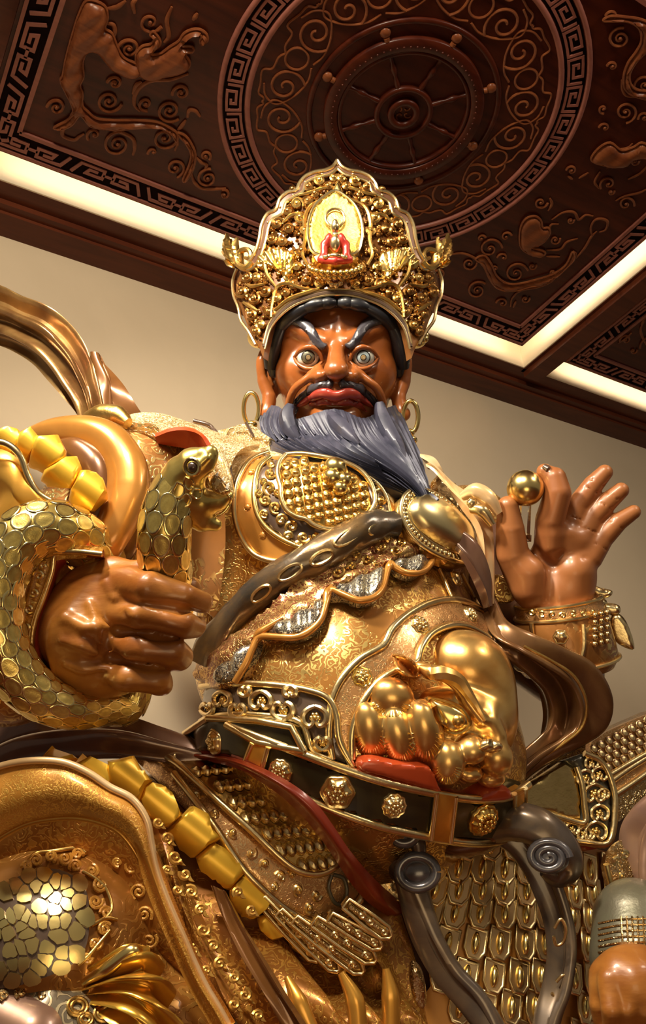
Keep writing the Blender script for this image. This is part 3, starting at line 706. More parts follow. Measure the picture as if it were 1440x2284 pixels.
# eyes: ball, painted rings as thin domes, lids
for s_, c in ((-1, (687, 797)), (1, (810, 797))):
    m = MB(); C0 = P3(c[0], c[1], 7.10); sphere(m, C0, .092, 20, 28); e = m.build('eyeball', EYEW, hd)
    g = nrm(-C0+np.array([0, 0, .0]));
    for nm, mt, a0, a1, r in (('iris', IRISD, 0, .66, .0935), ('iris', IRISB if s_ > 0 else GREY, 0, .53, .0950), ('iris', IRISD, 0, .27, .0965), ('pupil', PUP, 0, .20, .098)):
        m = MB(); U = nrm(np.cross(g, [0, 0, 1.])); V_ = np.cross(U, g); aa = np.linspace(0.001, a1, 8); tt = np.arange(28)*2*np.pi/28
        Q = C0+r*(np.cos(aa)[:, None, None]*g+np.sin(aa)[:, None, None]*(np.cos(tt)[None, :, None]*U+np.sin(tt)[None, :, None]*V_))
        m.add(np.vstack([Q.reshape(-1, 3), (C0+.08*g)[None]]), gridF(8, 28, False, True).tolist()+[(7*28+i, 224, 7*28+(i+1) % 28) for i in range(28)]); m.build(nm, mt, hd)
    X = lambda d: 749+s_*d
    up = cr([P3(X(30), 806, 7.05), P3(X(38), 786, 7.02), P3(X(56), 774, 7.00), P3(X(78), 779, 7.03), P3(X(94), 797, 7.11)], 6)
    lo = cr([P3(X(30), 806, 7.05), P3(X(44), 819, 7.02), P3(X(64), 822, 7.02), P3(X(84), 812, 7.06), P3(X(94), 797, 7.11)], 6)
    m = MB(); tube(m, up, np.interp(np.linspace(0, 1, len(up)), [0, .5, 1], [.015, .022, .012]), 8); tube(m, lo, np.interp(np.linspace(0, 1, len(lo)), [0, .5, 1], [.012, .017, .010]), 8)
    m.build('eyelid', SKIN, hd)
hsurf = lambda q: head.trace(q[:, 0], q[:, 1], 5.8, 8)[:2]
def strands(freq, ang, amp):
    a = math.radians(ang); return lambda q: amp*np.sin((q[:, 0]*math.cos(a)+q[:, 1]*math.sin(a))*freq)
# brows
for s_ in (-1, 1):
    L = [(24, 776), (20, 768), (30, 762), (38, 750), (48, 735), (60, 722), (76, 712), (92, 707), (106, 712), (114, 726), (104, 724), (92, 726), (78, 732), (66, 742), (55, 756), (44, 768), (34, 777)]
    m = MB(); plate(m, hsurf, cr([(749+s_*a, b) for a, b in L], 4, True), .045, 3.2, rnd=9, hf=strands(.75, 60*s_, .004)); m.build('eyebrow', BROW, hd)
# moustache
for s_ in (-1, 1):
    L = [(6, 851), (22, 849), (36, 851), (52, 858), (72, 872), (88, 886), (97, 902), (100, 925), (104, 950), (96, 945), (90, 922), (80, 905), (64, 888), (46, 874), (28, 866), (10, 866)]
    m = MB(); plate(m, hsurf, cr([(749+s_*a, b) for a, b in L], 4, True), .035, 3.2, rnd=7, hf=strands(.7, -35*s_, .004)); m.build('moustache', BROW, hd)
# lips
m = MB(); plate(m, hsurf, cr([(663, 908), (672, 894), (690, 880), (710, 869), (730, 867), (748, 872), (766, 867), (786, 868), (806, 880), (822, 896), (831, 910), (815, 905), (795, 893), (775, 886), (748, 892), (722, 886), (700, 893), (682, 904)], 4, True), .045, 3, rnd=8)
m.build('upper_lip', LIP, hd)
m = MB(); plate(m, hsurf, cr([(690, 905), (702, 892), (724, 884), (747, 892), (770, 884), (792, 893), (808, 908), (816, 918), (800, 912), (780, 904), (760, 900), (747, 897), (728, 899), (706, 905)], 4, True), .05, 3, rnd=9)
m.build('lower_lip', LIP, hd)
# hair: a cap under the crown, with sideburns
hair = Sdf(); hair.add(he(750, 770, 7.68, .525, .62, .55), .1)
hair.add(chain([P3(618, 730, 7.28), P3(608, 790, 7.30), P3(610, 832, 7.34)], [.10, .085, .045]), .05); hair.add(chain([P3(880, 730, 7.30), P3(890, 790, 7.32), P3(888, 832, 7.36)], [.10, .085, .045]), .05)
hair.sub(he(750, 850, 6.9, .44, .56, .66), .05)
sculpt('hair', hair, .025, HAIR, hd)
HB = [(602, 822, 7.30), (606, 785, 7.24), (618, 744, 7.17), (642, 710, 7.10), (686, 685, 7.03), (720, 677, 7.0), (748, 675, 7.01)]
for s_ in (0, 1):
    B_ = [((1502-x if s_ else x), y, z) for x, y, z in HB]; C_ = cr(B_, 8)
    for i, (a, b, r) in enumerate([(0, 20, .070), (17, 33, .062), (29, 42, .056), (38, 48, .052)]):
        m = MB(); Q = W3(C_[a:b+1]); t_ = np.linspace(0, 1, len(Q)); tube(m, Q, r*(.45+.55*np.sin(np.pi*(.12+.76*t_))), 14, prof=lambda th, q: 1+.05*np.sin(th*4)); m.build('hair_lock', HAIR, hd)
m = MB(); sphere(m, P3(748, 676, 7.05), .04, 8, 10)
m.build('hair_lock', HAIR, hd)
# earrings
def earring(cx, cy, z, s_):
    m = MB(); t = np.linspace(-2.4, 2.7, 26)*s_
    R = np.array([P3(cx+17*math.sin(a), cy-36*math.cos(a), z) for a in t]); tube(m, R, .020, 10)
    e = m.build('earring', GOLDB, statue)
    m = MB(); b = P3(cx+s_*0-s_*2, cy+36, z)
    for k, (dz, r) in enumerate([(0, .045), (-.075, .058), (-.15, .045)]): sphere(m, b+[0, 0, dz], (r, r, .034), 8, 12)
    tube(m, [b+[0, 0, -.17], b+[0, 0, -.24]], [.02, .03], 8); m.build('knot', GOLDB, e)
    m = MB(); tube(m, [b+[0, 0, -.23], b+[0, 0, -.28], b+[0, 0, -.34], b+[0, 0, -.37]], [.018, .035, .052, .060], 14); sphere(m, b+[0, 0, -.38], .028, 6, 10); m.build('bell', GOLDB, e)
earring(560, 912, 7.30, -1); earring(915, 930, 7.30, 1)
# ---- beard: locks flowing down to one swept tip
BS = [[(590, 903, 7.38), (578, 945, 7.24), (596, 985, 7.10), (660, 1018, 6.95), (760, 1050, 6.8), (860, 1088, 6.6), (938, 1120, 6.45)],
      [(622, 908, 7.22), (617, 948, 7.02), (646, 985, 6.9), (716, 1020, 6.76), (798, 1052, 6.6), (880, 1087, 6.45), (946, 1126, 6.35)],
      [(662, 938, 7.00), (688, 976, 6.84), (738, 1010, 6.66), (800, 1037, 6.52), (862, 1062, 6.40), (915, 1096, 6.33), (953, 1131, 6.3)],
      [(742, 924, 6.93), (765, 965, 6.72), (800, 1000, 6.58), (845, 1030, 6.46), (890, 1060, 6.36), (930, 1095, 6.3), (957, 1133, 6.28)],
      [(806, 938, 6.98), (832, 975, 6.8), (862, 1005, 6.64), (893, 1035, 6.5), (920, 1065, 6.40), (943, 1098, 6.33), (960, 1132, 6.3)],
      [(850, 915, 7.12), (876, 960, 6.95), (896, 1000, 6.78), (916, 1035, 6.64), (935, 1070, 6.50), (951, 1100, 6.42), (962, 1129, 6.36)],
      [(890, 900, 7.38), (907, 945, 7.26), (921, 985, 7.1), (934, 1020, 6.95), (947, 1060, 6.78), (957, 1095, 6.62), (965, 1122, 6.5)]]
G = np.array([[(p[0], p[1], p[2]) for p in s_] for s_ in BS], float)
D = patch(G, 42, 16)                                     # across x along
nu, nv = D.shape[:2]
pts, nn_, ok = torso.trace(D[..., 0], D[..., 1], 5, 9, .07); zt = np.where(ok, PX(pts)[2], 99).reshape(nu, nv)
D[..., 2] = np.minimum(D[..., 2], zt)
Pb = W(D[..., 0], D[..., 1], D[..., 2])
u = np.linspace(0, 1, nu)[:, None]; v = np.linspace(0, 1, nv)[None, :]
ph = u*50+1.5*np.sin(u*9+v*1.2)+.5*np.sin(v*3+u*13)
ridge = 1-np.abs(np.sin(ph*np.pi/1.0*.5))**1.4
fine = np.sin(u*np.pi*2*70+1.2*np.sin(v*2+u*11))
taper = np.clip(v*3.2, .12, 1)*np.clip((1.02-v)*3.5, .15, 1)
disp = (.040*(ridge-.5)+.009*fine)*taper+.05*np.exp(-((u-.5)/.2)**2)*np.exp(-((v-.0)/.12)**2)
m = MB(); sheet(m, Pb, .10, disp); m.build('beard', BEARD, statue)
for s_, L in ((-1, [(648, 905, 7.0), (640, 930, 6.96), (648, 960, 6.9), (668, 985, 6.82)]), (1, [(846, 900, 7.02), (852, 930, 6.98), (868, 965, 6.88), (890, 1000, 6.76), (905, 1030, 6.66)]), (0, [(735, 925, 6.9), (752, 945, 6.80), (772, 965, 6.72), (800, 990, 6.6)])):
    m = MB(); Q = W3(cr(L, 8)); t_ = np.linspace(0, 1, len(Q)); tube(m, Q, .062*np.sin(np.clip(t_*.9+.12, 0, 1)*np.pi)**.6+.004, 14, prof=lambda th, s__: 1+.10*np.sin(th*5+s__*3)); m.build('beard_lock', BEARD, statue)

# ------------------------------------------------------------------ crown
crown = thing('crown', 'tall gilded openwork crown with a small red-robed seated figure, on the guardian\'s head', 'crown', tuple(at(752, 650, 7.7)))
def csurf(q, lift=0.0):
    def f(q):
        x, y = q[:, 0], q[:, 1]; t = np.clip((665-y)/300, -.6, 1.1)
        w = 246.0; d = np.clip(np.abs(x-752)/w, 0, .995)
        z = 7.0+.40*t+.80*(1-np.sqrt(1-d*d))*(1-.25*np.clip(t, 0, 1)); return W(x, y, z)
    q = np.asarray(q, float); p = f(q); a = f(q+[1.5, 0])-f(q-[1.5, 0]); b = f(q+[0, 1.5])-f(q-[0, 1.5]); n = nrm(np.cross(a, b))
    n = np.where(((n*-p).sum(1) < 0)[:, None], -n, n); return p+n*lift, n
def sst(mb, surf, P, r, lift=.0, n=5, k=7, flat=1.0, smooth=True):
    """bead of radius r drawn along an outline on a surface"""
    Q = cr(P, n) if smooth else np.asarray(P, float); p, nn = surf(Q)[:2]
    R = r if np.isscalar(r) else np.interp(np.linspace(0, 1, len(Q)), np.linspace(0, 1, len(r)), r)
    tube(mb, p+nn*lift, R, k, up=nn, flat=flat)
def sball(mb, surf, x, y, r, lift=0.0, sc=(1, 1, 1), nu=6, nv=9):
    p, n = surf(np.array([[x, y]], float))[:2]; n = n[0]; u = nrm(np.cross(n, CB)); M = np.array([u, np.cross(n, u), n]).T
    sphere(mb, p[0]+n*lift, np.array(sc)*r, nu, nv, M)
def leaf(mb, surf, p0, p1, w, th=.03, bend=0.0, sp=5, lift=0):
    p0, p1 = np.array(p0, float), np.array(p1, float); d = p1-p0; nn = np.array([-d[1], d[0]])
    t = np.linspace(0, 1, 9); ww = w/np.hypot(*d)*np.sin(np.pi*t**.75)**.9; mid = bend*np.sin(np.pi*t)
    a = p0+np.outer(t, d)+np.outer(mid+ww/2, nn); b = p0+np.outer(t, d)+np.outer(mid-ww/2, nn)
    L = np.vstack([a, b[-2:0:-1]]); sf = (lambda q: (surf(q)[0]+surf(q)[1]*lift, surf(q)[1])) if lift else (lambda q: surf(q)[:2])
    plate(mb, sf, L, th, sp, rnd=w*.45)
mir = lambda L: [(1504-x, y) for x, y in L]
HALF = [(752, 366), (762, 380), (778, 388), (800, 392), (820, 401), (833, 416), (840, 431), (860, 437), (876, 452), (884, 474), (902, 484), (914, 508), (919, 540), (927, 568), (940, 590)]
SIDE = [(952, 600), (966, 604), (974, 630), (974, 660), (966, 690), (955, 712), (944, 740), (926, 770), (915, 800)]
ARC = [(910, 772), (898, 728), (876, 698), (846, 675), (810, 661), (780, 654), (752, 652)]
R_ = cr(HALF, 4).tolist()+cr(SIDE, 3).tolist()+cr(ARC, 3).tolist()
FULL = R_+mir(R_)[::-1][1:-1]
m = MB(); plate(m, lambda q: csurf(q), FULL, .015, 9, back=.05); m.build('backing', LACQ, crown)
# rim
inn = [(752, 385), (768, 398), (800, 407), (819, 417), (826, 436), (846, 448), (862, 460), (870, 484), (890, 496), (899, 515), (905, 545), (916, 580), (932, 604), (944, 607)]
L = cr(HALF, 4).tolist()+cr(inn, 4).tolist()[::-1]
for LL in (L, mir(L)):
    m = MB(); plate(m, lambda q: csurf(q), LL, .045, 6, back=.03); m.build('rim', PLUM, crown)
for s_ in (0, 1):
    f = mir if s_ else (lambda L: L)
    m = MB(); sst(m, csurf, f(HALF), .016, .05); sst(m, csurf, f(inn), .014, .05)
    m.build('rim_edge', GOLDP, crown)
    m = MB(); P = f([(932, 590), (944, 602), (958, 598), (964, 582), (958, 566), (944, 562), (936, 572), (940, 582), (948, 580)]); sst(m, csurf, P, [.03, .03, .03, .028, .025, .022, .02, .018, .015], .05); m.build('rim_curl', GOLDD, crown)
    m = MB(); sst(m, csurf, f([(966, 604), (974, 630), (972, 662), (962, 690), (956, 720), (940, 745), (925, 775)]), .014, .05); m.build('rim_edge', GOLDP, crown)
    m = MB(); sst(m, csurf, f([(x, y+5) for x, y in ARC]), [.018, .018, .018, .020, .02, .02, .02], .03); m.build('brow_band', DARKL, crown)
    m = MB(); sst(m, csurf, f([(x-2, y+11) for x, y in ARC]), .009, .035); sst(m, csurf, f([(x, y) for x, y in ARC]), .009, .045); m.build('rim_edge', GOLDP, crown)
    # flame wing at the corner
    m = MB()
    for a, b, w in [((966, 596), (990, 522), 16), ((972, 588), (996, 548), 12), ((962, 590), (968, 532), 12), ((958, 598), (955, 560), 9), ((976, 600), (990, 575), 10), ((966, 600), (982, 535), 12)]:
        leaf(m, csurf, f([a])[0], f([b])[0], w, .05, .1 if not s_ else -.1, 4, .03)
    m.build('flame_leaf', GOLD, crown)
    m = MB(); cx, cy = f([(928, 752)])[0]; c = P3(cx, cy, 7.35); sphere(m, c, .095, 12, 16)
    for k in range(9):
        a = k*.7; sphere(m, c+np.array([.06*math.cos(a), -.05, .06*math.sin(a)]), .035, 5, 8)
    m.build('rosette', GOLDB, crown)
    m = MB(); c = P3(cx-(6 if not s_ else -6), cy-26, 7.35)
    for k in range(6): sphere(m, c+[.05*math.cos(k*1.05), -.04, .05*math.sin(k*1.05)], .038, 5, 8)
    m.build('rosette', GOLD, crown)
# scrolls, symmetric about the middle
SC = [(790, 410, 11, 1), (815, 425, 9, -1), (772, 424, 8, -1), (838, 462, 13, 1), (815, 456, 10, -1), (858, 478, 9, 1), (832, 492, 11, -1), (880, 506, 12, 1), (856, 518, 11, -1), (822, 522, 9, 1), (893, 540, 9, -1),
      (828, 566, 9, 1), (912, 592, 11, 1), (945, 624, 11, -1), (955, 655, 12, 1), (925, 625, 9, -1), (905, 655, 11, 1), (930, 672, 12, -1), (880, 672, 9, -1), (895, 702, 11, 1), (935, 706, 11, 1), (915, 730, 9, -1),
      (845, 640, 11, 1), (818, 632, 10, -1), (790, 640, 8, 1), (862, 660, 8, -1), (802, 600, 8, 1), (838, 602, 8, 1), (868, 545, 9, 1), (800, 440, 7, 1), (760, 405, 6, 1), (848, 430, 5, 1), (925, 745, 8, 1)]
for i, (x, y, r, c) in enumerate(SC):
    for s_ in (0, 1):
        X_, cc = (x, c) if not s_ else (1504-x, -c); a0 = rng.uniform(0, 6.28)
        m = MB(); sst(m, csurf, spiral((X_, y), r*1.15, a0, 1.25, cc, 18), [.012, .02, .024, .018], .045, 1, 6); sball(m, csurf, X_, y, .026, .05)
        d = np.array([math.cos(a0), math.sin(a0)])*r*1.1; leaf(m, csurf, (X_+d[0]*.8, y+d[1]*.8), (X_+d[0]*1.9-d[1]*.6*cc, y+d[1]*1.9+d[0]*.6*cc), 6, .04, .1*cc, 4, .02)
        m.build('scroll', CRG if i % 3 else GOLDD, crown)
m = MB(); pts = np.array(FULL)
n_ = 0
while n_ < 520:
    x, y = rng.uniform(520, 752), rng.uniform(385, 770); q = np.array([[x, y]])
    if not inside(q, pts)[0] or seg_dist(q, pts, True)[0][0] < 13 or ((x-747)/58)**2+((y-525)/82)**2 < 1: continue
    for X_ in (x, 1504-x):
        a = rng.uniform(0, 6.28); l = rng.uniform(5, 10)
        if rng.rand() < .55: sst(m, csurf, [(X_, y), (X_+l*.6*math.cos(a), y+l*.6*math.sin(a)), (X_+l*math.cos(a+.8), y+l*math.sin(a+.8))], [.008, .018, .006], .03+.012*rng.rand(), 2, 5)
        else: sball(m, csurf, X_, y, rng.uniform(.010, .022), .03, (1, 1, .8), 4, 6)
    n_ += 1
o = m.build('filigree', CRG, crown); o['kind'] = 'stuff'
# S-shaped branches
for P in [[(770, 450), (800, 462), (815, 478), (822, 505), (820, 540), (826, 575), (815, 600)], [(822, 505), (836, 488), (852, 490), (868, 505)], [(800, 655), (830, 650), (856, 640), (880, 650), (890, 690), (892, 715)],
          [(880, 650), (900, 620), (905, 590), (895, 560)], [(905, 640), (930, 645), (942, 640)], [(765, 425), (790, 432), (812, 440), (835, 445)], [(790, 652), (820, 662), (856, 676), (885, 700)], [(920, 700), (935, 690), (950, 680)]]:
    for f in ((lambda L: L), mir):
        m = MB(); sst(m, csurf, f(P), [.010, .018, .018, .012], .055, 5, 6); m.build('branch', GOLDD, crown)
# fan-shaped leaves
for s_ in (0, 1):
    f = mir if s_ else (lambda L: L)
    L = [(842, 575), (858, 566), (874, 560), (892, 562), (908, 568), (922, 580), (926, 596), (916, 606), (900, 600), (886, 608), (872, 618), (862, 636), (852, 624), (842, 602)]
    cx = f([(866, 632)])[0]
    m = MB(); plate(m, lambda q: csurf(q, .03), cr(f(L), 3, True), .04, 3.5, rnd=6, hf=lambda q: .009*np.sin(np.arctan2(q[:, 1]-cx[1], q[:, 0]-cx[0])*26)); m.build('fan_leaf', GOLD, crown)
m = MB(); plate(m, lambda q: csurf(q, .03), cr([(752, 412), (762, 430), (766, 442), (760, 454), (752, 450), (744, 454), (738, 442), (742, 430)], 4, True), .05, 4, rnd=8); m.build('bud', GOLDB, crown)
# aureole with the seated figure
AUR = [(747, 446), (768, 458), (786, 476), (797, 500), (802, 530), (799, 560), (788, 584), (747, 594), (706, 584), (695, 560), (692, 530), (697, 500), (708, 476), (726, 458)]
bs = lambda q: csurf(q, .09)
m = MB(); plate(m, bs, cr(AUR, 4, True), .03, 5, back=.08, rnd=5, hf=lambda q: -.03*np.clip(1-((q[:, 0]-747)/50)**2-((q[:, 1]-525)/72)**2, 0, 1)+.004*np.sin(q[:, 0]*.6)*np.sin(q[:, 1]*.6))
aur = m.build('aureole', AURM, crown)
m = MB(); sst(m, bs, cr(AUR, 3, True).tolist()+[AUR[0]], .013, .03, 1); m.build('aureole_edge', GOLDP, aur)
m = MB(); t = np.linspace(0, 2*np.pi, 25); sst(m, bs, np.stack([747+19*np.cos(t), 507+20*np.sin(t)], 1), .010, .035, 1); m.build('halo', GOLDP, aur)
m = MB(); plate(m, lambda q: csurf(q, .10), np.stack([747+17*np.cos(t[:-1]), 507+18*np.sin(t[:-1])], 1), .008, 5); m.build('halo_ground', GOLDD, aur)
z0 = PX(csurf(np.array([[747, 560.]]), .2)[0])[2][0]
q3 = lambda x, y, dz=0: P3(x, y, z0+dz)
fig = obj('seated_figure', None, crown); fig.matrix_parent_inverse = Matrix.Translation(crown.location).inverted()
def hef(x, y, dz, rx, ry, rz, ang=0):
    a = math.radians(ang); c, s_ = math.cos(a), math.sin(a); return ell(q3(x, y, dz), (rx, ry, rz), np.array([c*HF[0]+s_*HF[1], -s_*HF[0]+c*HF[1], HF[2]]))
b = Sdf(); b.add(hef(747, 507, .02, .036, .048, .04), .01); b.add(hef(747, 495, .02, .022, .022, .03), .01); b.add(cap(q3(747, 518, .03), q3(747, 528, .03), .022, .035), .01)
b.add(hef(747, 545, 0, .045, .07, .04), .02); b.add(hef(747, 570, -.06, .05, .022, .03), .01)
for s_ in (-1, 1): b.add(hef(747+s_*20, 573, -.05, .03, .018, .025), .01)
V, F = b.mesh(.009); m = MB(); m.add(V, F); m.build('body', GOLDP, fig)
b = Sdf(); b.add(hef(731, 538, .02, .035, .065, .04, -15), .02); b.add(hef(763, 538, .02, .035, .065, .04, 15), .02)
b.add(cap(q3(722, 545, .02), q3(722, 568, -.01), .03, .03), .02); b.add(cap(q3(772, 545, .02), q3(772, 568, -.01), .03, .03), .02)
b.add(cap(q3(716, 579, 0), q3(745, 582, -.06), .034, .028), .02); b.add(cap(q3(778, 579, 0), q3(749, 582, -.06), .034, .028), .02)
V, F = b.mesh(.009); m = MB(); m.add(V, F); m.build('robe', ROBE, fig)
m = MB()
for k in range(13): 
    a = math.pi*k/12; c = q3(747-56*math.cos(a), 596+13*math.sin(a), .02-.10*math.sin(a)); sphere(m, c, (.032, .028, .03), 6, 8)
    c = q3(747-44*math.cos(a), 606+11*math.sin(a), .02-.08*math.sin(a)); sphere(m, c, (.030, .026, .03), 6, 8)
plate(m, lambda q: csurf(q, .05), [(697, 590), (720, 586), (774, 586), (797, 590), (792, 606), (775, 616), (720, 616), (702, 606)], .10, 6, rnd=6); m.build('lotus_seat', GOLD, crown)
m = MB()
for k in range(9): a = k*.698; sball(m, lambda q: csurf(q, .08), 747+13*math.cos(a), 637+13*math.sin(a), .026, .01)
sball(m, lambda q: csurf(q, .05), 747, 637, .055); g = m.build('gem_setting', GOLDP, crown)
m = MB(); sball(m, lambda q: csurf(q, .10), 747, 637, .040); m.build('ruby', GEM, g)
for k in range(22):
    t = k/21; i = int(t*(len(R_)*.5)); 
    for s_ in (0, 1):
        a = np.array(cr(HALF, 4)); b_ = np.array(cr(inn, 4)); j = int(t*(len(a)-1)); jj = int(t*(len(b_)-1)); p = (a[j]+b_[jj])/2; x = p[0] if not s_ else 1504-p[0]
        if k % 3: continue
        m = MB(); sball(m, lambda q: csurf(q, .045), x, p[1], .012, nu=4, nv=6); m.build('rivet', GOLDP, crown)

# ------------------------------------------------------------------ torso armour, laid on the body mass
tor = sculpt('torso', torso, .028, BROCG, statue)
def tz(x, y, off=0.0):
    p, n, ok = torso.trace([x], [y], 4.5, 9, off); return float(PX(p[0])[2])
def tsurf(off=0.0):
    def f(q):
        p, n, ok = torso.trace(q[:, 0], q[:, 1], 4.5, 9); return p+n*off, n
    return f
T0 = tsurf()
def c7(L): return [(440+x/2.057, 960+y/2.057) for x, y in L]
def c1(L): return [(400+x/1.895, 1380+y/1.895) for x, y in L]
def tplate(name, L, mat, th=.03, off=0.0, sp=9, rnd=0, n=4, hf=None, parent=None, closed_s=True, surf=None, **k):
    m = MB(); plate(m, (surf or tsurf)(off), cr(L, n, True) if n > 1 else L, th, sp, rnd=rnd, hf=hf, back=.05); return m.build(name, mat, parent or tor, **k)
def tline(name, L, r, mat, off=0.0, parent=None, n=5, surf=None, k=8):
    m = MB(); sst(m, (surf or tsurf)(0), L, r, off, n, k); return m.build(name, mat, parent or tor)
# pale cape under the beard and over the right shoulder
o = tplate('collar_cape', c7([(40, 30), (130, 0), (230, -20), (330, 40), (480, 120), (640, 165), (760, 215), (880, 300), (900, 360), (860, 400), (835, 330), (780, 265), (660, 215), (500, 175), (380, 190), (330, 150), (250, 200), (170, 300), (120, 330), (90, 230), (60, 120)]), PALELIT, .04, .0, rnd=5)
tline('cape_piping', c7([(-20, -20), (60, 10), (120, 120), (150, 240), (160, 330)]), .018, DARKL, .04, o)
tline('cape_piping', c7([(215, -15), (255, 60), (300, 120), (370, 170), (480, 190), (600, 185), (700, 215), (790, 265), (850, 340), (862, 400)]), .014, DARKL, .04, o)
for P in [[(300, 90), (340, 110), (360, 95), (380, 115)], [(430, 140), (470, 130), (500, 155), (540, 150)], [(600, 170), (650, 178), (690, 205)]]: tline('cape_scroll', c7(P), .014, GOLDD, .045, o)
# round breast disc
ld_ = tplate('breast_leather', c7([(330, 130), (250, 150), (195, 210), (172, 290), (170, 380), (200, 470), (245, 550), (310, 600), (390, 622), (520, 540), (700, 470), (880, 420), (900, 350), (850, 280), (700, 200), (500, 140)]), LACQG, .035, .01, rnd=4)
tline('leather_piping', c7([(330, 128), (240, 160), (188, 230), (172, 300), (180, 400), (215, 490), (270, 560), (330, 595), (395, 612)]), .022, GOLDP, .05, ld_)
disc = tplate('breast_disc', c7([(345, 160), (290, 205), (272, 290), (285, 375), (325, 445), (400, 505), (500, 560), (600, 520), (720, 480), (860, 400), (845, 320), (780, 255), (680, 200), (540, 165), (430, 155)]), DARKL, .05, .02, rnd=3)
tline('disc_rim', c7([(345, 160), (290, 205), (274, 290), (287, 375), (327, 445), (400, 505), (495, 556)]), .022, GOLDB, .07, disc)
tline('disc_rim', c7([(760, 235), (815, 280), (850, 340), (860, 405)]), .016, GOLDP, .07, disc)
LB = c7([(420, 172), (395, 200), (385, 245), (398, 300), (400, 340), (420, 385), (460, 412), (500, 425), (530, 450), (585, 472), (640, 470), (680, 445), (730, 425), (765, 395), (782, 350), (772, 300), (745, 255), (705, 222), (640, 195), (560, 178), (480, 168)])
med = tplate('lobed_medallion', LB, GOLD, .045, .06, 6, 6, hf=lambda q: -.012)
tline('medallion_rim', LB+LB[:1], .020, GOLDP, .12, med, 4)
LBc = cr(LB, 3, True); ts12 = tsurf(.105)
k_ = 0
for i in range(-8, 9):
    for j in range(-8, 9):
        x = 724+i*19.5+j*2.0; y = 1118+j*18.5+i*5.0+(9 if i % 2 else 0); q = np.array([[x, y]])
        if not inside(q, LBc)[0] or seg_dist(q, LBc, True)[0][0] < 7: continue
        m = MB(); hx = [(x+10.2*math.cos(a), y+9.6*math.sin(a)) for a in np.arange(6)*math.pi/3+.25]; plate(m, ts12, hx, .018, 5, rnd=3); o = m.build('scale', GOLD, med)
        m = MB(); sball(m, ts12, x, y+2, .016, .018, (1.4, 1, .6), 5, 8); m.build('scale_boss', GOLDD, med)
m = MB()
for x, y, r in [(738, 1073, .085), (733, 1090, .07), (755, 1095, .06), (748, 1110, .055)]: sball(m, tsurf(.14), x, y, r, 0, nu=8, nv=12)
m.build('dragon_boss', GOLDB, med)
m = MB()
for x, y, r, a, c in [(348, 230, 22, 0, 1), (345, 290, 28, 90, 1), (330, 340, 20, 200, -1), (370, 370, 24, 60, 1), (395, 420, 22, 0, -1), (440, 450, 26, 120, 1), (425, 490, 18, 30, -1), (490, 500, 26, 0, 1), (540, 500, 22, 200, -1), (585, 505, 18, 40, 1), (380, 310, 14, 0, 1), (470, 530, 14, 0, 1), (820, 340, 16, 0, 1), (800, 300, 14, 90, 1), (815, 385, 14, 200, 1), (350, 190, 14, 20, 1), (318, 265, 12, 0, -1), (300, 310, 14, 0, 1), (325, 395, 16, 60, 1)]:
    X_, Y_ = c7([(x, y)])[0]; sst(m, T0, spiral((X_, Y_), r/2.05*1.15, math.radians(a), 1.2, c, 16), [.010, .018, .016], .075, 1, 6); sball(m, T0, X_, Y_, .010, .08)
    leaf(m, T0, (X_-r*.3, Y_-r*.3), (X_+r*.7, Y_+r*.55), 10, .085, .2, 4); leaf(m, T0, (X_+r*.2, Y_-r*.4), (X_-r*.4, Y_+r*.5), 7, .085, .2, 4)
m.build('foliage', GOLD, disc)
def stud(x, y, r, mat=GOLDP, surf=None, off=.04, lobes=8, parent=None, name='stud', h=.55):
    sf = surf or T0; m = MB(); p, n = sf(np.array([[x, y]], float))[:2]; n = n[0]; c = p[0]+n*off; u = nrm(np.cross(n, CB)); v = np.cross(n, u)
    R0 = r*PX(c)[2]/FPX; prof = [(1, -.05), (1, .12), (.92, .2), (.80, .16), (.74, .3), (.5, .48), (.2, h), (0.01, h+.02)]
    t = np.arange(32)*2*np.pi/32; V = []
    for a, b in prof:
        rr = R0*a*(1+.05*np.cos(lobes*t)*(a > .85)+.10*np.cos(lobes*t)*((a < .85) & (a > .3)))
        V.append(c+rr[:, None]*(np.cos(t)[:, None]*u+np.sin(t)[:, None]*v)+n*R0*b)
    m.add(np.vstack(V), gridF(len(prof), 32, False, True)); o = m.build(name, mat, parent or tor)
    if r > 20:
        m = MB()
        for k in range(lobes):
            a = k*2*np.pi/lobes; sphere(m, c+R0*.5*(math.cos(a)*u+math.sin(a)*v)+n*R0*.42, R0*.17, 5, 8)
        for k in range(5): a = k*1.257+.3; sphere(m, c+R0*.22*(math.cos(a)*u+math.sin(a)*v)+n*R0*.55, R0*.13, 5, 8)
        m.build('stud_flower', mat, o) if parent is None or parent.parent is None else m.build('stud_flower', mat, parent)
    return o
for x, y in c7([(250, 212), (240, 360), (312, 482)]): stud(x, y, 10, LACQG, parent=ld_)
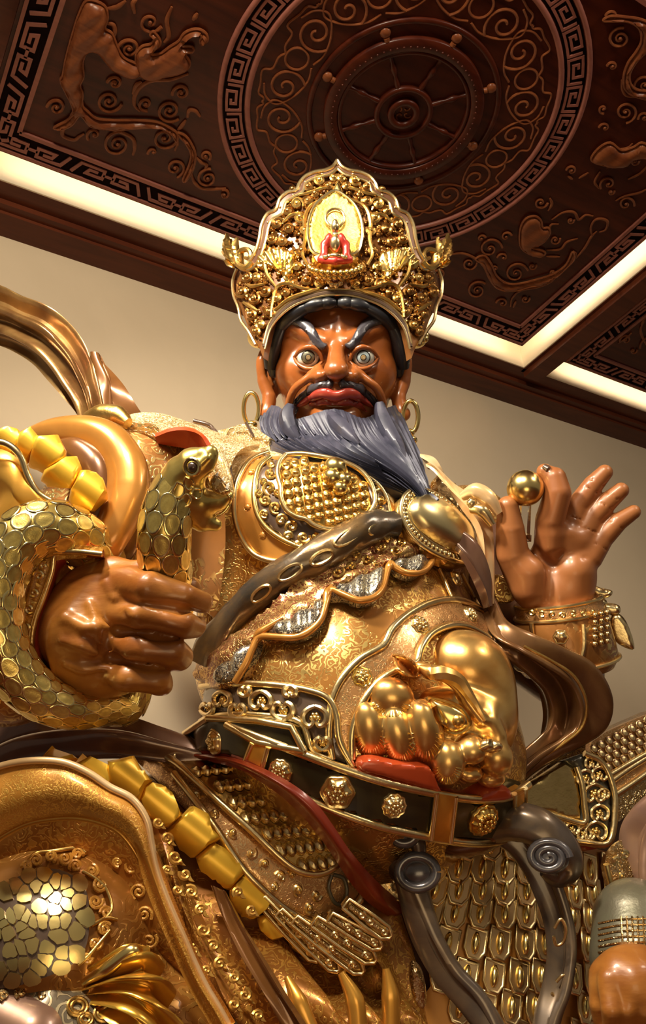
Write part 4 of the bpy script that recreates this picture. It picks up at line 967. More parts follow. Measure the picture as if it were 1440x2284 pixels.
# ---- sash across the chest: brocade with a ruffled dark hem
UPP = c7([(885, 470), (800, 500), (700, 560), (600, 620), (480, 700), (380, 790), (270, 890), (170, 1000), (60, 1100)])
sash = tplate('sash', c7([(900, 470), (800, 505), (700, 560), (590, 625), (470, 710), (370, 800), (270, 890), (170, 960), (60, 1020), (20, 1090), (70, 1180), (150, 1200), (225, 1165), (285, 1060), (310, 985), (400, 965), (480, 920), (560, 850), (620, 775), (720, 720), (820, 680), (900, 620), (1000, 600), (960, 520)]), BROCR, .09, .0, 8, 8, 3,
              hf=lambda q: .018*np.sin((q[:, 0]*.62+q[:, 1])*.085)+.010*np.sin((q[:, 0]*-.4+q[:, 1])*.11))
for i, L in enumerate([[(872, 640), (920, 612), (985, 600), (1025, 604), (1030, 640), (1005, 680), (960, 700), (915, 690), (880, 665)], [(600, 800), (660, 750), (740, 705), (830, 668), (842, 720), (825, 780), (780, 818), (720, 822), (660, 800)],
          [(320, 975), (400, 915), (500, 860), (595, 815), (590, 870), (560, 930), (500, 972), (430, 982), (370, 970)], [(120, 1150), (180, 1080), (250, 1020), (310, 985), (292, 1050), (255, 1110), (220, 1165), (170, 1175)]]):
    tplate('ruffle', c7(L), PEWT, .06, .07, 7, 14, 4, hf=lambda q: .02*np.sin(q[:, 0]*.16), parent=sash)
tline('hem', c7([(1040, 600), (1025, 650), (990, 690), (930, 697), (880, 670), (858, 650), (845, 700), (830, 775), (790, 815), (730, 825), (665, 800), (615, 780), (598, 830), (575, 905), (530, 955), (470, 982), (400, 980), (325, 980), (295, 1030), (270, 1090), (225, 1168)]), .024, LACQG, .105, sash, 5)
tline('hem', c7([(1000, 600), (1060, 605), (1088, 632)]), .03, LACQG, .10, sash, 5)
for P in [[(620, 760), (600, 800), (590, 860)], [(860, 640), (850, 690)], [(300, 985), (330, 960), (420, 900)]]: tline('fold', c7(P), [.01, .03, .01], LACQG, .11, sash)
m = MB()
for x, y, r, c in [(760, 620, 26, 1), (820, 560, 24, -1), (880, 580, 26, 1), (700, 660, 22, 1), (800, 640, 16, -1), (560, 660, 20, 1), (640, 690, 30, 1), (850, 520, 16, 1), (720, 600, 18, -1), (900, 540, 20, -1)]:
    X_, Y_ = c7([(x, y)])[0]; sst(m, T0, spiral((X_, Y_), r/2, x, 1.2, c, 14), .011, .10, 1, 5)
o = m.build('sash_scroll', GOLDD, sash); o['kind'] = 'stuff'
# rolled scarf
rollz = lambda P, off: [(x, y, tz(x, y)-off) for x, y in P]
RL = c7([(900, 435), (820, 440), (740, 470), (640, 530), (530, 590), (420, 650), (300, 730), (190, 830), (90, 950), (40, 1060)])
P_ = W3(cr(rollz(RL, .10), 8)); t_ = np.linspace(0, 1, len(P_)); R_a = np.interp(t_, [0, .1, .3, .6, .85, 1], [.105, .115, .125, .115, .10, .13])
m = MB(); tube(m, P_, R_a, 24, prof=lambda th, s_: 1+.05*np.sin(th*3+s_*24)+.03*np.sin(th*7+s_*60)); roll = m.build('rolled_scarf', STEELB, statue)
for i, (a, b, hh) in enumerate([(.05, .17, .5), (.20, .34, -.3), (.36, .46, .4), (.50, .60, .1), (.64, .72, .3)]):
    m = MB(); tt = np.linspace(0, 2*np.pi, 22); s_ = (a+b)/2+(b-a)/2*np.cos(tt); off = hh*.4+.55*np.sin(tt)*.55
    idx = np.clip(s_*(len(P_)-1), 0, len(P_)-1.001); i0 = idx.astype(int); Pp = P_[i0]+(P_[i0+1]-P_[i0])*(idx-i0)[:, None]; rr = np.interp(s_, t_, R_a)
    vw = nrm(-Pp); tg = nrm(P_[np.minimum(i0+1, len(P_)-1)]-P_[i0]); sd = nrm(np.cross(vw, tg)); Q = Pp+rr[:, None]*1.03*(np.cos(off)[:, None]*vw+np.sin(off)[:, None]*sd)
    tube(m, Q, .012, 6); m.build('gold_line', GOLDP, roll)
# ---- oval breast mirror
MO = c7([(920, 322), (890, 350), (880, 400), (895, 460), (935, 530), (1000, 590), (1075, 630), (1150, 645), (1195, 632), (1212, 590), (1200, 530), (1165, 460), (1105, 395), (1040, 345), (975, 320)])
MIi = c7([(945, 345), (915, 370), (905, 405), (920, 450), (960, 505), (1020, 560), (1090, 592), (1150, 600), (1180, 580), (1185, 540), (1160, 480), (1110, 415), (1050, 365), (995, 342)])
mz = tsurf(.10)
mo = tplate('breast_mirror', MO, GOLDD, .05, .08, 7, 5)
ci = np.mean(MIi, 0); MIc = cr(MIi, 4, True)
_w, _v = np.linalg.eigh(np.cov((MIc-MIc.mean(0)).T)); _s = np.abs((MIc-MIc.mean(0))@_v).max(0)*1.04
tplate('mirror_boss', MIi, MIRR, .05, .08, 6, 5, 4, parent=mo, hf=lambda q: .15*np.sqrt(np.clip(1-((((q-MIc.mean(0))@_v)/_s)**2).sum(1), 0, 1)))
for r_, LL, nm in ((.020, MO, 'mirror_rim'), (.018, MIi, 'mirror_rim')): tline(nm, LL+LL[:1], r_, GOLDP, .15, mo, 4)
mid = [((a[0]+b[0])/2, (a[1]+b[1])/2) for a, b in zip(resample(cr(MO+MO[:1], 6), 47)[:-1], resample(cr(MIi+MIi[:1], 6), 47)[:-1])]
for i in range(46):
    m = MB(); sball(m, tsurf(.15), mid[i][0], mid[i][1], .030, 0, (1, 1, .9), 6, 9); m.build('bead', GOLDP, mo)
# ---- front placket, band and collar round the lion mask
for L in ([(1100, 640), (1165, 790)], [(1200, 660), (1290, 830), (1360, 980)]): tline('placket_line', c7([L[0], ((L[0][0]+L[1][0])/2, (L[0][1]+L[1][1])/2)]+L[1:]), .014, GOLDP, .02)
OUT = c7([(612, 1300), (620, 1235), (660, 1150), (740, 1062), (840, 1002), (880, 930), (950, 865), (1030, 820), (1110, 800), (1200, 805), (1290, 850), (1350, 940), (1390, 1050)])
INN = c7([(1385, 1170), (1365, 1060), (1310, 970), (1230, 920), (1150, 910), (1060, 945), (1010, 1010), (985, 1080), (900, 1110), (820, 1165), (760, 1240), (722, 1320), (705, 1400)])
lowA = [(760, 1680), (785, 1720), (770, 1722), (742, 1660), (730, 1600)]
band = tplate('mask_collar', OUT+INN+[(783, 1690), (760, 1690), (745, 1640)], COPPB, .04, .01, 8, 3, 3)
tline('collar_rim', [(742, 1690), (734, 1640)]+OUT, .026, GOLDP, .05, band); tline('collar_rim', INN+[(783, 1690)], .026, GOLDP, .05, band)
for x, y, r in [(1006, 1295, 20), (1038, 1380, 22), (929, 1402, 24), (805, 1514, 24), (1118, 1530, 16)]: stud(x, y, r, GOLDP if x > 900 else GOLDB, parent=band)
# ---- lion mask
lion = Sdf(); Z = lambda x, y, o: tz(min(x, 1115), y)-o
def LE(x, y, o, rx, ry, rz, ang=0): return he(x, y, Z(x, y, o), rx/390, ry/390, rz/390, ang)
lion.add(LE(1000, 1625, -.05, 140, 112, 66), .05)
lion.add(LE(1044, 1492, .0, 116, 98, 104, -25), .06)
lion.add(LE(1104, 1595, .06, 58, 116, 70), .12)
lion.add(LE(872, 1558, .03, 58, 52, 44, -20), .018); lion.add(LE(824, 1632, .0, 44, 76, 42, 10), .018); lion.add(LE(888, 1645, .03, 44, 78, 48, 14), .018); lion.add(LE(946, 1632, .09, 46, 82, 52, 10), .018)
lion.add(LE(996, 1700, .12, 44, 56, 48), .018); lion.add(LE(924, 1712, -.02, 44, 34, 36), .02)
lion.add(LE(1052, 1672, .20, 36, 34, 38), .03); lion.add(LE(1106, 1690, .20, 42, 46, 42), .03); lion.add(LE(1046, 1724, .12, 32, 22, 30), .018); lion.add(LE(1094, 1734, .12, 36, 24, 30), .018)
lion.add(chain([P3(1090, 1560, Z(1090, 1560, .20)), P3(1092, 1610, Z(1090, 1610, .26)), P3(1110, 1640, Z(1100, 1640, .24))], [.05, .06, .055]), .05)
lion.add(chain(cr([P3(x, y, Z(x, y, o)) for x, y, o in [(935, 1488, .10), (980, 1502, .20), (1020, 1530, .24), (1048, 1572, .26), (1075, 1606, .28)]], 4), .038), .03)
lion.sub(LE(1002, 1598, .26, 40, 26, 30, -22), .02)
lion.sub(chain(cr([P3(x, y, Z(x, y, .20)) for x, y in [(905, 1560), (935, 1560), (968, 1575), (985, 1625)]], 3), .018), .02)
lm = sculpt('lion_mask', lion, .017, LIONG, statue)
lsurf = lambda q: lion.trace(q[:, 0], q[:, 1], 4.6, 8)[:2]
m = MB(); plate(m, lsurf, cr(c1([(1055, 345), (1100, 350), (1160, 370), (1205, 400), (1218, 440), (1190, 470), (1140, 475), (1105, 440), (1075, 390)]), 4, True), .06, 5, rnd=22); e = m.build('eye', GOLDB, lm)
m = MB(); sball(m, lsurf, 1018, 1606, .05, .03, nu=8, nv=12); m.build('pupil', GOLDD, lm)
tl = lambda nm, P, r, mat=GOLDP, off=.01: (lambda m: (sst(m, lsurf, P, r, off, 5, 7), m.build(nm, mat, lm)))(MB())
tl('eye_rim', c1([(1050, 340), (1080, 400), (1110, 450), (1150, 480), (1195, 474), (1222, 440), (1210, 400), (1160, 365), (1100, 345), (1050, 340)]), .014, GOLDD, .02)
tl('brow_ridge', c1([(1015, 205), (1060, 225), (1120, 235), (1180, 270), (1230, 340), (1290, 430)]), [.02, .05, .05, .045, .03, .012], LIONG)
m = MB()
for cx, cy, rx, ry, a0, a1 in [(826, 1636, 36, 58, 10, 170), (890, 1650, 38, 60, 10, 170), (948, 1636, 40, 66, 0, 180), (996, 1708, 34, 42, 10, 170), (872, 1562, 46, 38, 20, 160)]:
    for a in np.linspace(a0, a1, 16):
        a = math.radians(a); sst(m, lsurf, [(cx+rx*.62*math.cos(a), cy+ry*.62*math.sin(a)), (cx+rx*.95*math.cos(a), cy+ry*.95*math.sin(a))], [.002, .006], .0, 4, 5)
o = m.build('mane_lines', GOLDB, lm); o['kind'] = 'stuff'
# ear: hollow leaf
E0 = c1([(900, 148), (955, 155), (1000, 185), (1018, 225), (1010, 250), (960, 250), (920, 225), (905, 185)])
m = MB(); ez = Z(905, 1480, .16); es = lambda q: ((lambda c: (W(q[:, 0], q[:, 1], ez+.18*((q[:, 0]-905)/60)**2-.05*c), np.tile(-nrm(P3(905, 1480, ez)), (len(q), 1))))(0))
plate(m, es, cr(E0, 5, True), .09, 4, back=.12, rnd=10, hf=lambda q: -.11*np.clip(1-seg_dist(q, [(880, 1465), (922, 1500)])[0]/17, 0, 1)**1.5); m.build('ear', LIONG, lm)
m = MB(); plate(m, lambda q: (lambda r: (r[0]+r[1]*.07, r[1]))(T0(q)), cr(c1([(745, 585), (800, 568), (880, 585), (960, 592), (1010, 600), (1045, 640), (1065, 690), (1120, 705), (1190, 722), (1240, 700), (1290, 682), (1335, 690), (1338, 735), (1240, 745), (1100, 722), (950, 682), (820, 645), (750, 625)]), 3, True), .08, 6, rnd=10, back=.12); m.build('lip', ORED, lm)
m = MB(); plate(m, lsurf, cr([(1070, 1655), (1090, 1648), (1112, 1655), (1118, 1672), (1095, 1680), (1072, 1672)], 4, True), .05, 5, rnd=9); m.build('nose', GOLDP, lm)
# ---- waist band with cloud hearts
WBL = [(466, 1530), (540, 1528), (620, 1532), (690, 1543), (732, 1560), (750, 1595), (757, 1650), (785, 1705), (740, 1692), (700, 1670), (676, 1612), (600, 1596), (520, 1594), (466, 1604)]
wb = tplate('waist_band', WBL, DARKL, .05, .0, 9, 3, 3)
tline('band_rim', WBL[:8], .024, GOLDP, .06, wb); tline('band_rim', [(466, 1604), (520, 1594), (600, 1596), (676, 1612), (700, 1670), (740, 1692)], .022, GOLDP, .06, wb)
for x, y, s_, fl in [(706, 1602, 26, 1), (640, 1585, 22, -1), (595, 1566, 22, 1), (548, 1585, 17, -1), (515, 1562, 18, 1), (484, 1580, 14, -1), (655, 1547, 13, 1), (722, 1655, 16, -1), (562, 1545, 11, -1)]:
    H_ = [(0, -.95), (.5, -.75), (.95, -.3), (.9, .35), (.45, .65), (.15, .35), (.25, .05)]
    m = MB()
    for q in (1, -1): sst(m, T0, [(x+s_*a*q*.95, y+s_*b*fl) for a, b in H_], [.014, .018, .020, .020, .018, .014, .010], .07, 5, 7)
    m.build('cloud_heart', GOLDP, wb)
    m = MB()
    for k in range(6): a = k*1.047; sball(m, T0, x+s_*.28*math.cos(a), y+s_*.28*math.sin(a), s_*.0007, .06)
    sball(m, T0, x, y, s_*.0007, .07); m.build('flower_boss', GOLD, wb)
# ---- belt
BT = [(600, 1640), (680, 1672), (760, 1703), (850, 1733), (950, 1755), (1040, 1766), (1105, 1760), (1142, 1738)]
BB = [(1138, 1815), (1110, 1838), (1050, 1850), (960, 1845), (860, 1826), (780, 1800), (690, 1762), (630, 1725), (560, 1690)]
belt = tplate('belt', BT+BB, GREEN, .10, .02, 10, 5, 4)
tline('belt_edge', [(545, 1618)]+BT, .030, GOLDP, .12, belt); tline('belt_edge', BB, .028, GOLDP, .12, belt)
pl_ = tplate('pointed_plate', [(456, 1626), (505, 1600), (560, 1604), (640, 1612), (672, 1625), (690, 1668), (600, 1655), (575, 1690), (540, 1672), (476, 1665)], GREEN, .09, .04, 8, 0, 1, parent=belt)
for P in ([(476, 1668), (456, 1626), (505, 1600)], [(505, 1600), (600, 1607), (665, 1620), (690, 1668)], [(540, 1614), (600, 1650), (690, 1668)]): tline('plate_edge', P, .024, GOLDP, .14, belt, 1)
for P in ([(592, 1652), (622, 1660), (612, 1700), (600, 1722), (574, 1700)], [(948, 1752), (990, 1758), (978, 1846), (936, 1842)], [(1108, 1752), (1128, 1742), (1130, 1822), (1110, 1836)]):
    o = tplate('belt_strap', P, AMBER, .03, .12, 8, 0, 1, parent=belt); tline('strap_edge', [P[-1], P[0]], .018, GOLDP, .15, belt, 1); tline('strap_edge', [P[1], P[2]], .018, GOLDP, .15, belt, 1)
for x, y, r, l in [(515, 1648, 29, 5), (643, 1708, 29, 10), (755, 1750, 39, 6), (866, 1779, 29, 10), (1052, 1804, 39, 12)]: stud(x, y, r, GOLD if x > 1000 else GOLDP, off=.12, lobes=l, parent=belt, name='belt_medallion', h=.4)

# ------------------------------------------------------------------ arms, hands, sleeves and scarves
um = sculpt('upper_arm', armR, .035, BROC, statue)
asurf = lambda off=0.0: (lambda q: (lambda r: (r[0]+r[1]*off, r[1]))(armR.trace(q[:, 0], q[:, 1], 4.2, 8)))
def zsurf(z, dzx=0.0, dzy=0.0, x0=0, y0=0, bow=None):
    """gently sloped surface at depth z (m) with slopes per pixel; bow(q) adds depth"""
    def f(q):
        q = np.asarray(q, float); zz = lambda q: z+dzx*(q[:, 0]-x0)+dzy*(q[:, 1]-y0)+(bow(q) if bow else 0)
        g = lambda q: W(q[:, 0], q[:, 1], zz(q)); p = g(q); a = g(q+[2, 0])-g(q-[2, 0]); b = g(q+[0, 2])-g(q-[0, 2]); n = nrm(np.cross(a, b))
        n = np.where(((n*-p).sum(1) < 0)[:, None], -n, n); return p, n
    return f
def lift(sf, off): return lambda q: (lambda r: (r[0]+r[1]*off, r[1]))(sf(q))
def cloth(name, rows, mat, parent=statue, nu=8, nv=8, th=.04, fold=0, amp=.03, ph=0.0, axis=0, **k):
    """thick draped sheet through rows of (px, py, depth); fold = number of pleats across"""
    D = patch(rows, nu, nv); P_ = W(D[..., 0], D[..., 1], D[..., 2]); a, b = P_.shape[:2]
    u = np.linspace(0, 1, a)[:, None]; v = np.linspace(0, 1, b)[None, :]
    t = u if axis == 0 else v; o = v if axis == 0 else u
    d = None
    if fold: d = amp*(np.sin(t*fold*2*np.pi+ph+1.3*np.sin(o*3+ph))+.35*np.sin(t*fold*5.1+o*4+ph*2))
    m = MB(); sheet(m, P_, th, d if d is not None else np.zeros((a, b))); return m.build(name, mat, parent, **k)
class Noisy(Sdf):
    amp = 0; fr_ = 8
    def __call__(s, p):
        d = Sdf.__call__(s, p)
        if s.amp and not getattr(s, 'mute', 0):
            q = p*s.fr_; d = d+s.amp*(np.sin(q[..., 0]*1.1+1.7*np.sin(q[..., 1]*.9))*np.sin(q[..., 2]*1.3+q[..., 0]*.4)+.5*np.sin(q[..., 1]*2.3+q[..., 2]*1.9+np.sin(q[..., 0]*2)))
        return d
# ---- clenched fist holding the snake
fist = Noisy(); fist.amp = .016; fist.fr_ = 9
fist.add(ell(at(205, 1395, 5.28), (.30, .30, .40), HF), .1)
fist.add(ell(at(240, 1340, 5.25), (.28, .26, .28), HF), .08); fist.add(ell(at(225, 1470, 5.25), (.28, .24, .28), HF), .08)
for P, R in [([(265, 1300, 5.10), (335, 1312, 4.95), (405, 1330, 4.98), (446, 1345, 5.10)], [.10, .092, .082, .07]), ([(270, 1368, 5.05), (345, 1376, 4.93), (405, 1385, 4.96), (436, 1395, 5.08)], [.105, .098, .09, .07]),
             ([(262, 1432, 5.05), (325, 1445, 4.95), (378, 1452, 4.99), (398, 1462, 5.10)], [.10, .095, .085, .07]), ([(235, 1496, 5.08), (295, 1512, 4.99), (345, 1520, 5.02), (362, 1528, 5.12)], [.095, .09, .08, .06])]:
    fist.add(chain(W3(P), R), .022)
fist.add(chain(W3([(250, 1275, 5.2), (320, 1275, 5.15), (360, 1290, 5.2), (420, 1320, 5.25)]), [.10, .085, .075, .07]), .03)
for P in [[(235, 1300), (250, 1330), (280, 1350), (300, 1375)], [(150, 1380), (190, 1400), (230, 1400), (260, 1410)], [(140, 1430), (180, 1440), (215, 1455)], [(200, 1345), (215, 1380), (240, 1400)], [(150, 1480), (190, 1490), (240, 1488)], [(215, 1400), (225, 1435), (250, 1460)]]:
    q = np.array(P, float); fist.mute = 1; p = fist.trace(q[:, 0], q[:, 1], 4, 7)[0]; fist.mute = 0; fist.add(chain(p, .022), .03)
for P in [[(262, 1340), (320, 1345), (400, 1360), (446, 1372)], [(262, 1405), (330, 1412), (385, 1422), (430, 1428)], [(245, 1468), (300, 1480), (360, 1490)]]:
    q = np.array(P, float); p = fist.trace(q[:, 0], q[:, 1], 4, 7)[0]; fist.sub(chain(p, .020), .02)
sculpt('fist', fist, .017, FIST, statue)
# cuff lining and lace band
cz = 5.12
OC = [(228, 1236), (165, 1230), (124, 1236), (116, 1275), (98, 1330), (78, 1385), (70, 1440), (78, 1500), (104, 1548), (150, 1580)]
IC = [(236, 1250), (188, 1256), (150, 1280), (128, 1315), (112, 1365), (104, 1420), (108, 1480), (128, 1530), (160, 1560), (190, 1578)]
cloth('cuff_lining', [[(x, y, cz-.08) for x, y in OC], [(x, y, cz-.02) for x, y in [((a[0]+b[0])/2, (a[1]+b[1])/2) for a, b in zip(OC, IC)]], [(x, y, cz+.22) for x, y in IC]], RED, nu=6, nv=5, th=.03)
LC = [(150, 1226), (108, 1236), (72, 1262), (58, 1310), (44, 1360), (32, 1405), (26, 1450), (34, 1505), (60, 1550), (105, 1585)]
lace = cloth('lace_band', [[(x, y, cz-.02) for x, y in LC], [(x, y, cz-.10) for x, y in [((a[0]+b[0])/2, (a[1]+b[1])/2) for a, b in zip(LC, OC)]], [(x, y, cz-.08) for x, y in OC]], ORANB, nu=6, nv=6, th=.04)
lzs = zsurf(cz-.13)
m = MB()
for x, y, r, c in [(88, 1285, 13, 1), (76, 1322, 11, -1), (66, 1358, 12, 1), (58, 1398, 12, -1), (56, 1440, 11, 1), (56, 1472, 9, -1), (98, 1262, 9, -1)]:
    sst(m, lzs, spiral((x, y), r, y, 1.3, c, 14), .010, 0, 1, 6); leaf(m, lzs, (x-8, y+14), (x+8, y+22), 6, .02, .2)
o = m.build('lace_scroll', GOLDP, lace); o['kind'] = 'stuff'
tline_z = lambda nm, P, r, mat, sf, par=statue: (lambda m: (sst(m, sf, P, r, 0, 6, 8), m.build(nm, mat, par))[1])(MB())
tline_z('cuff_edge', OC, .018, GOLDP, zsurf(cz-.10)); tline_z('cuff_edge', LC, .014, GOLDP, zsurf(cz-.05))
# ---- snake
snake = thing('snake', 'thick golden scaled snake coiled round the clenched fist, head raised with open mouth', 'snake', tuple(at(60, 1560, 5.0)))
coil = cr([(345, 1330, 5.42), (300, 1560, 5.42), (235, 1582, 5.22), (160, 1582, 5.02), (88, 1552, 4.92), (28, 1490, 4.86), (-8, 1410, 4.84), (-14, 1320, 4.86), (14, 1240, 4.92), (66, 1190, 5.0), (124, 1182, 5.10), (180, 1206, 5.25), (220, 1250, 5.45), (240, 1320, 5.6)], 12)
cR = np.interp(np.linspace(0, 1, len(coil)), [0, .10, .2, .3, .5, .75, 1], [.08, .09, .10, .13, .16, .165, .15])
neck = cr([(385, 1352, 5.34), (374, 1300, 5.22), (367, 1245, 5.10), (366, 1190, 5.04), (374, 1135, 5.04), (392, 1090, 5.06), (420, 1050, 5.06)], 10)
nR = np.interp(np.linspace(0, 1, len(neck)), [0, .3, .6, .85, 1], [.125, .145, .145, .125, .10])
def recalc(me):
    bm = bmesh.new(); bm.from_mesh(me); bmesh.ops.recalc_face_normals(bm, faces=bm.faces)
    if sum(f.normal.z for f in bm.faces) < 0: bmesh.ops.reverse_faces(bm, faces=bm.faces)
    bm.to_mesh(me); bm.free(); return me
def snake_scale():
    a6 = np.linspace(0, 2*np.pi, 14, endpoint=False)
    ox = np.array([.95*math.cos(a) if math.cos(a) > 0 else .55*math.cos(a) for a in a6]); oy = np.sin(a6)*.98
    tip = np.clip(ox, 0, 1)
    V = np.vstack([np.c_[ox*.56, oy*.52, .02+.10*tip], np.c_[ox*.52, oy*.48, .13+.10*tip], np.c_[ox*.44, oy*.40, .10+.09*tip], np.c_[ox*.22, oy*.20, .15+.05*tip], [[0, 0, .16]]])
    F = gridF(4, 14, False, True).tolist()+[(42+i, 42+(i+1) % 14, 56) for i in range(14)]
    me = mesh('scale', V, F, SNK); me.materials.append(SNKR)
    for i, p in enumerate(me.polygons): p.material_index = 1 if i < 28 else 0
    return recalc(me)
def scaly(P2, R, nm, tag_, rows, ncol=13, vis_only=True, hh=1.0):
    P_ = W3(P2); m = MB(); tube(m, P_, R, 28); body = m.build(nm, SNK, snake)
    T, U, V_ = frames(P_); s = np.r_[0, np.cumsum(np.linalg.norm(np.diff(P_, axis=0), axis=1))]
    me = snake_scale()
    n = 0; step = s[-1]/rows
    for i in range(rows):
        si = (i+.5)*step; r = np.interp(si, s, R); j = min(int(np.searchsorted(s, si)), len(P_)-1); c = P_[j]
        for k in range(ncol):
            a = (k+(.5 if i % 2 else 0))*2*np.pi/ncol; nn = math.cos(a)*U[j]+math.sin(a)*V_[j]
            if vis_only and nn@nrm(-c) < -.12: continue
            p = c+nn*r*.985; x, y, _ = PX(p)
            if not (-40 < x < 1480): continue
            o = obj('scale', me, body); t_ = T[j]*tag_; b = np.cross(nn, t_); w = 2*np.pi*r/ncol*1.02; l = step*1.75
            o.matrix_parent_inverse = Matrix()
            o.matrix_world = Matrix(((t_[0]*l, b[0]*w, nn[0]*w*hh, p[0]), (t_[1]*l, b[1]*w, nn[1]*w*hh, p[1]), (t_[2]*l, b[2]*w, nn[2]*w*hh, p[2]), (0, 0, 0, 1)))
            n += 1
    return body
b1 = scaly(coil, cR, 'coil_body', 1, 38, 10, hh=.55); b2 = scaly(neck, nR, 'neck', -1, 10, 9, hh=.55)
sh = Sdf()
def P_m(x, y, z): return at(x, y, z)
sh.add(chain(W3([(392, 1095, 5.06), (410, 1062, 5.04), (432, 1038, 5.02)]), [.13, .125, .10]), .05)
sh.add(chain(W3([(432, 1036, 4.98), (455, 1018, 4.95), (470, 1006, 4.95)]), [.085, .055, .035]), .05)
sh.add(chain(W3([(428, 1045, 4.98), (462, 1040, 4.96), (474, 1020, 4.96)]), [.07, .04, .03]), .04)
sh.add(chain(W3([(405, 1110, 5.06), (445, 1122, 5.08), (485, 1118, 5.10), (508, 1106, 5.10)]), [.12, .09, .06, .035]), .05)
sh.add(chain(W3([(410, 1130, 5.1), (450, 1160, 5.12), (480, 1170, 5.14)]), [.10, .07, .04]), .05)
sh.add(chain(W3([(425, 1052, 4.93), (445, 1035, 4.90), (462, 1020, 4.90)]), [.028, .028, .018]), .02)
sh.sub(chain(W3([(470, 1062, 5.0), (495, 1075, 5.0), (530, 1085, 5.0)]), [.03, .06, .09]), .02)
hs = sculpt('snake_head', sh, .013, SNK, snake)
shs = lambda q: sh.trace(q[:, 0], q[:, 1], 4, 7)[:2]
m = MB(); p, n = shs(np.array([[432, 1041.]])); n = n[0]; sphere(m, p[0]+n*.01, .032, 8, 12); m.build('eye', DARKL, hs)
m = MB(); u = nrm(np.cross(n, CB)); v = np.cross(n, u); t = np.linspace(0, 2*np.pi, 20); tube(m, p[0]+n*.02+.045*(np.cos(t)[:, None]*u+np.sin(t)[:, None]*v), .012, 7); m.build('eye_ring', SNKR, hs)
for x, y in [(480, 1068), (492, 1080), (504, 1092)]:
    m = MB(); a = P_m(x, y, 5.0); tube(m, [a, a+np.array([.01, 0, .03]), a+np.array([.02, 0, .05])], [.014, .009, .002], 6); m.build('fang', EYEW, hs)
for L in [[(395, 1075), (410, 1085), (408, 1102), (396, 1110), (384, 1100)], [(414, 1062), (428, 1070), (430, 1084), (418, 1092), (410, 1078)], [(400, 1112), (414, 1102), (424, 1112), (418, 1126), (404, 1128)], [(432, 1090), (446, 1092), (448, 1106), (436, 1112), (426, 1102)], [(376, 1104), (386, 1106), (392, 1120), (382, 1130), (372, 1120)]]:
    m = MB(); sst(m, shs, L+L[:1], .007, .004, 4, 6); m.build('scale_rim', SNKR, hs)
tline_z('jaw_edge', [(476, 1150), (490, 1148), (505, 1135), (514, 1115), (506, 1100)], .010, SNKR, shs, hs)
m = MB(); plate(m, zsurf(5.02), cr([(476, 1060), (490, 1064), (505, 1082), (514, 1096), (500, 1104), (478, 1098), (468, 1080)], 4, True), .03, 5, rnd=6); m.build('white_mouth', PALEB, hs)
# ---- sleeve rolls of the right arm
def roll_(name, P, R, mat, fold=3, parent=statue, k=20):
    Q = W3(cr(P, 8)); t_ = np.linspace(0, 1, len(Q)); RR = np.interp(t_, np.linspace(0, 1, len(R)), R)
    m = MB(); tube(m, Q, RR, k, prof=lambda th, s_: 1+.07*np.sin(th*fold+s_*1.5)+.03*np.sin(th*(fold+4)-s_*2.5)); return m.build(name, mat, parent)
roll_('sleeve_roll', [(60, 985, 5.95), (120, 968, 5.85), (190, 968, 5.74), (245, 992, 5.66), (278, 1040, 5.58), (285, 1095, 5.50), (268, 1150, 5.42), (240, 1205, 5.36), (215, 1255, 5.4)], [.08, .10, .115, .13, .14, .14, .125, .11, .09], LACQG, 2)
roll_('sleeve_roll', [(120, 1000, 5.72), (170, 1006, 5.66), (212, 1040, 5.58), (225, 1090, 5.52), (205, 1150, 5.45), (170, 1195, 5.4)], [.05, .09, .10, .10, .09, .05], LACQ, 3)
roll_('sleeve_fold', [(330, 1075, 5.75), (318, 1120, 5.65), (300, 1170, 5.6), (275, 1225, 5.6), (260, 1260, 5.6)], [.06, .08, .09, .08, .05], LACQ, 2)
cloth('sleeve_inner', [[(230, 1000, 5.9), (190, 1100, 5.7), (150, 1180, 5.55)], [(330, 1060, 5.9), (290, 1150, 5.7), (250, 1240, 5.6)], [(420, 1080, 6.0), (400, 1200, 5.95), (380, 1300, 5.9)], [(500, 1100, 6.1), (500, 1230, 6.1), (480, 1380, 6.1)]], BROC, fold=2, amp=.02)
YP = [[(-12, 962), (14, 953), (42, 964), (50, 988), (34, 1014), (-12, 1012)], [(44, 966), (66, 955), (84, 976), (82, 1002), (62, 1034), (36, 1012)], [(80, 974), (128, 974), (147, 1010), (143, 1028), (104, 1052), (66, 1036)], [(102, 1046), (144, 1022), (170, 1022), (182, 1050), (164, 1088), (114, 1084), (94, 1064)], [(160, 1090), (178, 1052), (204, 1055), (227, 1072), (238, 1102), (214, 1138), (176, 1134), (156, 1112)]]
for i, L in enumerate(YP):
    c = np.mean(L, 0); sf = zsurf(5.36-.03*i, 0, 0, 0, 0, (lambda c: lambda q: .10*(((q[:, 0]-c[0])*.6+(q[:, 1]-c[1])*-.8)/40)**2)(c))
    m = MB(); plate(m, sf, L, .04, 7, rnd=4, back=.12); m.build('yellow_plate', YELL, statue)
cloth('gold_flap', [[(-60, 1000, 5.3), (0, 1008, 5.25), (34, 1030, 5.2), (58, 1078, 5.15), (90, 1112, 5.12), (150, 1150, 5.12)], [(-60, 1060, 5.2), (-10, 1070, 5.1), (20, 1090, 5.05), (44, 1120, 5.05), (80, 1150, 5.08), (120, 1185, 5.12)], [(-60, 1140, 5.2), (-20, 1150, 5.15), (0, 1155, 5.1), (30, 1170, 5.1), (60, 1185, 5.12), (100, 1210, 5.15)]], AMBER, nu=10, nv=6, fold=1, amp=.03)
